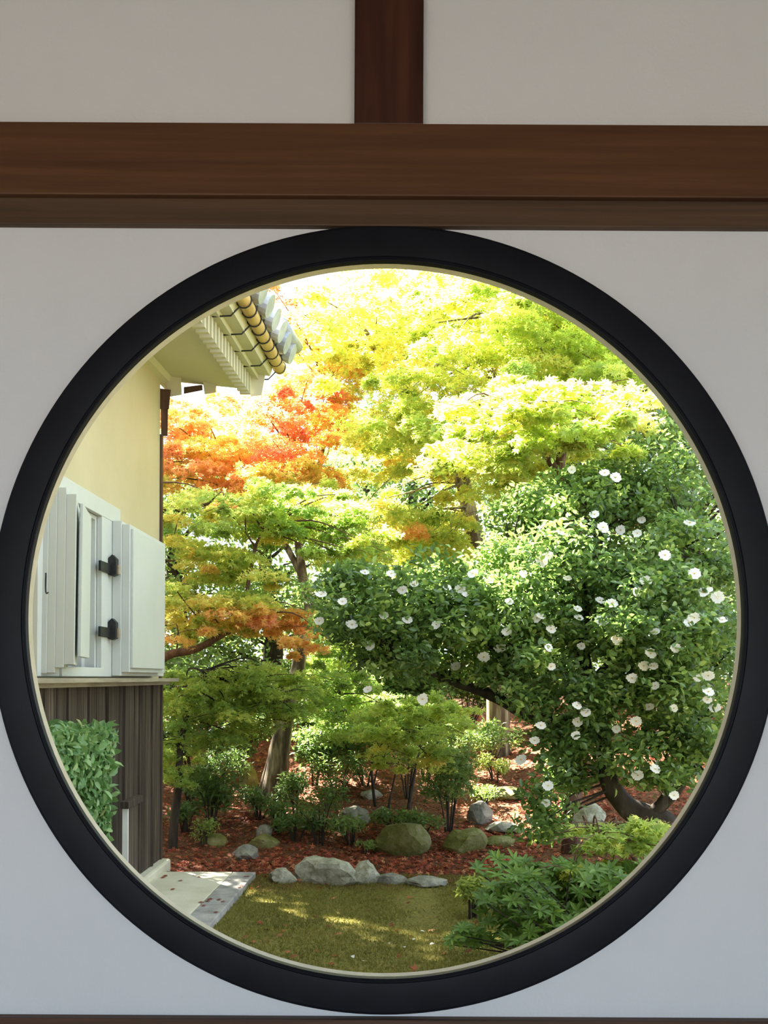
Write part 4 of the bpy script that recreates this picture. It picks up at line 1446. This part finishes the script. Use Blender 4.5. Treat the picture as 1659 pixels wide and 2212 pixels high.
shrub('low_shrub', 'broad leaved low shrub left of the forked trunk above the red leaves', 455, 1790, 150, 110, 900, 0.075, 0.35)
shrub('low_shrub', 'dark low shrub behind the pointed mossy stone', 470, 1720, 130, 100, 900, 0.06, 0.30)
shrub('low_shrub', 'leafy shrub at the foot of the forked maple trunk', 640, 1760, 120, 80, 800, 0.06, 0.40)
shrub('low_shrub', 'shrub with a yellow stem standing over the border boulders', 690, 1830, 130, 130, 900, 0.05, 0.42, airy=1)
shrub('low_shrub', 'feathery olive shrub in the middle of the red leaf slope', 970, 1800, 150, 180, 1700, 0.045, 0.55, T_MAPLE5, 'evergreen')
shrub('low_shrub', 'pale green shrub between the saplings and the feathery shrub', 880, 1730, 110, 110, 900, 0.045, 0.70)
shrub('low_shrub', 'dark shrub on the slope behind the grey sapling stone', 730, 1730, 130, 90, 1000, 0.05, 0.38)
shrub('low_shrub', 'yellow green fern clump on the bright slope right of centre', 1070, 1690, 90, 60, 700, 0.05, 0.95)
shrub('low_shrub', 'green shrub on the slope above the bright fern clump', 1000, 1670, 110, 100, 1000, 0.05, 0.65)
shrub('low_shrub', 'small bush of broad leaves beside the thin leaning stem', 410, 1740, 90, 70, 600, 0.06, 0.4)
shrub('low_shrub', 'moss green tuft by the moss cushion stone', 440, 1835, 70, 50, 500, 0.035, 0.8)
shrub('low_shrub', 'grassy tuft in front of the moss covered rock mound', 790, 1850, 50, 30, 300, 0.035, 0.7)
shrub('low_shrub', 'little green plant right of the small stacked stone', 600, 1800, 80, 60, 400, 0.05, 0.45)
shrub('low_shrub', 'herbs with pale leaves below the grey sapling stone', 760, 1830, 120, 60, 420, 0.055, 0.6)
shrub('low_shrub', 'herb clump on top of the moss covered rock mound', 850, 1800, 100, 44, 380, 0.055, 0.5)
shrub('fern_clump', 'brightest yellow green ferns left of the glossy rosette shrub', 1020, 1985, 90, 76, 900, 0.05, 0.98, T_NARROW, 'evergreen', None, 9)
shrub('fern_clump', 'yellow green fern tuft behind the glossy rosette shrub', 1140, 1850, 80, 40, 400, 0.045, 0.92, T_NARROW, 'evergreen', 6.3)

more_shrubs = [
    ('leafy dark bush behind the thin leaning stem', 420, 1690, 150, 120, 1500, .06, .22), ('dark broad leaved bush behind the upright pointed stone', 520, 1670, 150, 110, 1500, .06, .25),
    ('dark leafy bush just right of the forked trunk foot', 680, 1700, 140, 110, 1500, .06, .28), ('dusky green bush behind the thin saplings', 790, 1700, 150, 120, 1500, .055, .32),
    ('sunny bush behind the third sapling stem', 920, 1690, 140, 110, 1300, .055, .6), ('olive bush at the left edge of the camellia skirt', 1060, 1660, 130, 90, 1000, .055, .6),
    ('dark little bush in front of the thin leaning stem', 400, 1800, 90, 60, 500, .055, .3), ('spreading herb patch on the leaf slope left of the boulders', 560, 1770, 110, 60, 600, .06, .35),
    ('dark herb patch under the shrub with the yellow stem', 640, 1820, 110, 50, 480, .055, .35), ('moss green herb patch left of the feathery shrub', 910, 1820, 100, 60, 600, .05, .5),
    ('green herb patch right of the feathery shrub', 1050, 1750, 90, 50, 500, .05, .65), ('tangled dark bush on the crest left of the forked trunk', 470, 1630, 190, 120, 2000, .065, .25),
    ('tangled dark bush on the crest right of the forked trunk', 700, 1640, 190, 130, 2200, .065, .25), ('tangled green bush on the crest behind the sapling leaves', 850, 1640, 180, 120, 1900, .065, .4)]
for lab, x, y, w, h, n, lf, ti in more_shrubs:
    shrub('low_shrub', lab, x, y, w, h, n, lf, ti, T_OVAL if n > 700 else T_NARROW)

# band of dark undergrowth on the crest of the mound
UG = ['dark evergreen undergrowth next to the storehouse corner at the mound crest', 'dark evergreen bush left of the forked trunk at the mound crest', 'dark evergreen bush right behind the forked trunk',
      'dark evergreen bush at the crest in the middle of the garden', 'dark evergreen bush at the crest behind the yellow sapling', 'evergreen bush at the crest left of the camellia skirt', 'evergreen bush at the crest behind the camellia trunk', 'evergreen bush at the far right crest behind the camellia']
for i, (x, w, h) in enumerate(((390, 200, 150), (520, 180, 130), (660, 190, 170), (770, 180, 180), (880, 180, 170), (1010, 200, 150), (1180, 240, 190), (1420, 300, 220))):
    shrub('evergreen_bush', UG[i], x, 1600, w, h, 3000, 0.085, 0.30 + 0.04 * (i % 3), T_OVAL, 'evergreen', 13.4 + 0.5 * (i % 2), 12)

# ------------------------------------------------------------------ evergreen trees beyond
def evergreen(label, X, Y, H, w, n, tint, leaf=0.12):
    b = Vector((X, Y, ground_z(X, Y)))
    root = empty('evergreen_tree', b, label, 'tree', 'trees beyond the mound')
    tube('trunk', [b - Vector((0, 0, .1)), b + Vector((.05, 0, H * .3)), b + Vector((-.1, 0, H * .6)), b + Vector((0, 0, H * .92))], 0, 0, M['darkbark'], root, n=10, wob=0.2, radii=[0.2, 0.16, 0.11, 0.03])
    Cs = []
    V, Fc = [], []
    m = 46
    for k in range(m):
        t = random.uniform(0.12, 1.0)
        a = random.uniform(0, 2 * PI)
        r = w * (1.0 - 0.55 * t ** 2) * random.uniform(0.35, 1.0)
        c = b + Vector((math.cos(a) * r, math.sin(a) * r, H * t))
        Cs.append(ball_points(np.array(c), (w * .34, w * .34, w * .24), n // m, 0.3))
        s0 = b + Vector((0, 0, H * t * 0.85))
        tube_geo([s0, (s0 + c) / 2 + Vector((0, 0, .1)), c], [0.035, 0.02, 0.006], 5, V, Fc)
    mesh('branches', V, Fc, M['darkbark'], root, True)['kind'] = 'stuff'
    C = np.concatenate(Cs)
    foliage('foliage', C, leaf * rng.uniform(.7, 1.2, len(C)), rng.normal(tint, .15, len(C)), T_OVAL, M['evergreen'], root, .8, .7)


evergreen('evergreen tree mostly hidden by the storehouse, moved and raised to cast shade', -5.7, 14.8, 8.6, 2.1, 12000, .45)  # shifted out of sight and heightened to shade the green maple and lawn
evergreen('evergreen tree beyond the mound, behind the orange maple', -2.0, 17.0, 4.6, 2.0, 9000, .45)
evergreen('evergreen tree beyond the mound, straight behind the yellow sapling', 0.6, 18.0, 5.4, 2.2, 10000, .5)
evergreen('evergreen tree beyond the mound, behind the top of the camellia', 3.4, 17.0, 6.4, 2.3, 11000, .45)
evergreen('evergreen tree beyond the mound, far right behind the camellia', 6.4, 16.0, 7.4, 2.4, 11000, .4)
evergreen('tall evergreen tree farthest back at the left', -6.5, 20.0, 6.0, 2.6, 9000, .5)
evergreen('tall evergreen tree farthest back in the middle', -0.4, 23.0, 6.0, 2.6, 11000, .55)
evergreen('tall evergreen tree farthest back right of the middle', 4.4, 23.0, 6.8, 2.6, 11000, .55)
evergreen('tall evergreen tree farthest back at the right', 8.6, 21.0, 8.0, 2.8, 10000, .5)
evergreen('added evergreen tree hidden mostly by the storehouse, there to shade the left maples', -5.2, 11.9, 8.4, 2.1, 13000, .4)  # put in behind the storehouse to throw shade on the left maples
evergreen('added unseen evergreen tree behind the storehouse gable, there to block sun', -6.6, 10.2, 6.6, 2.0, 9000, .4)  # unseen, added as a sun block for the lower garden
evergreen('low evergreen tree filling the gap beside the storehouse wall behind the orange leaves', -3.3, 15.6, 4.0, 1.5, 8000, .5, .10)
evergreen('dark evergreen tree at the upper right behind the camellia crown', 3.7, 11.6, 4.7, 1.25, 11000, .3, .075)
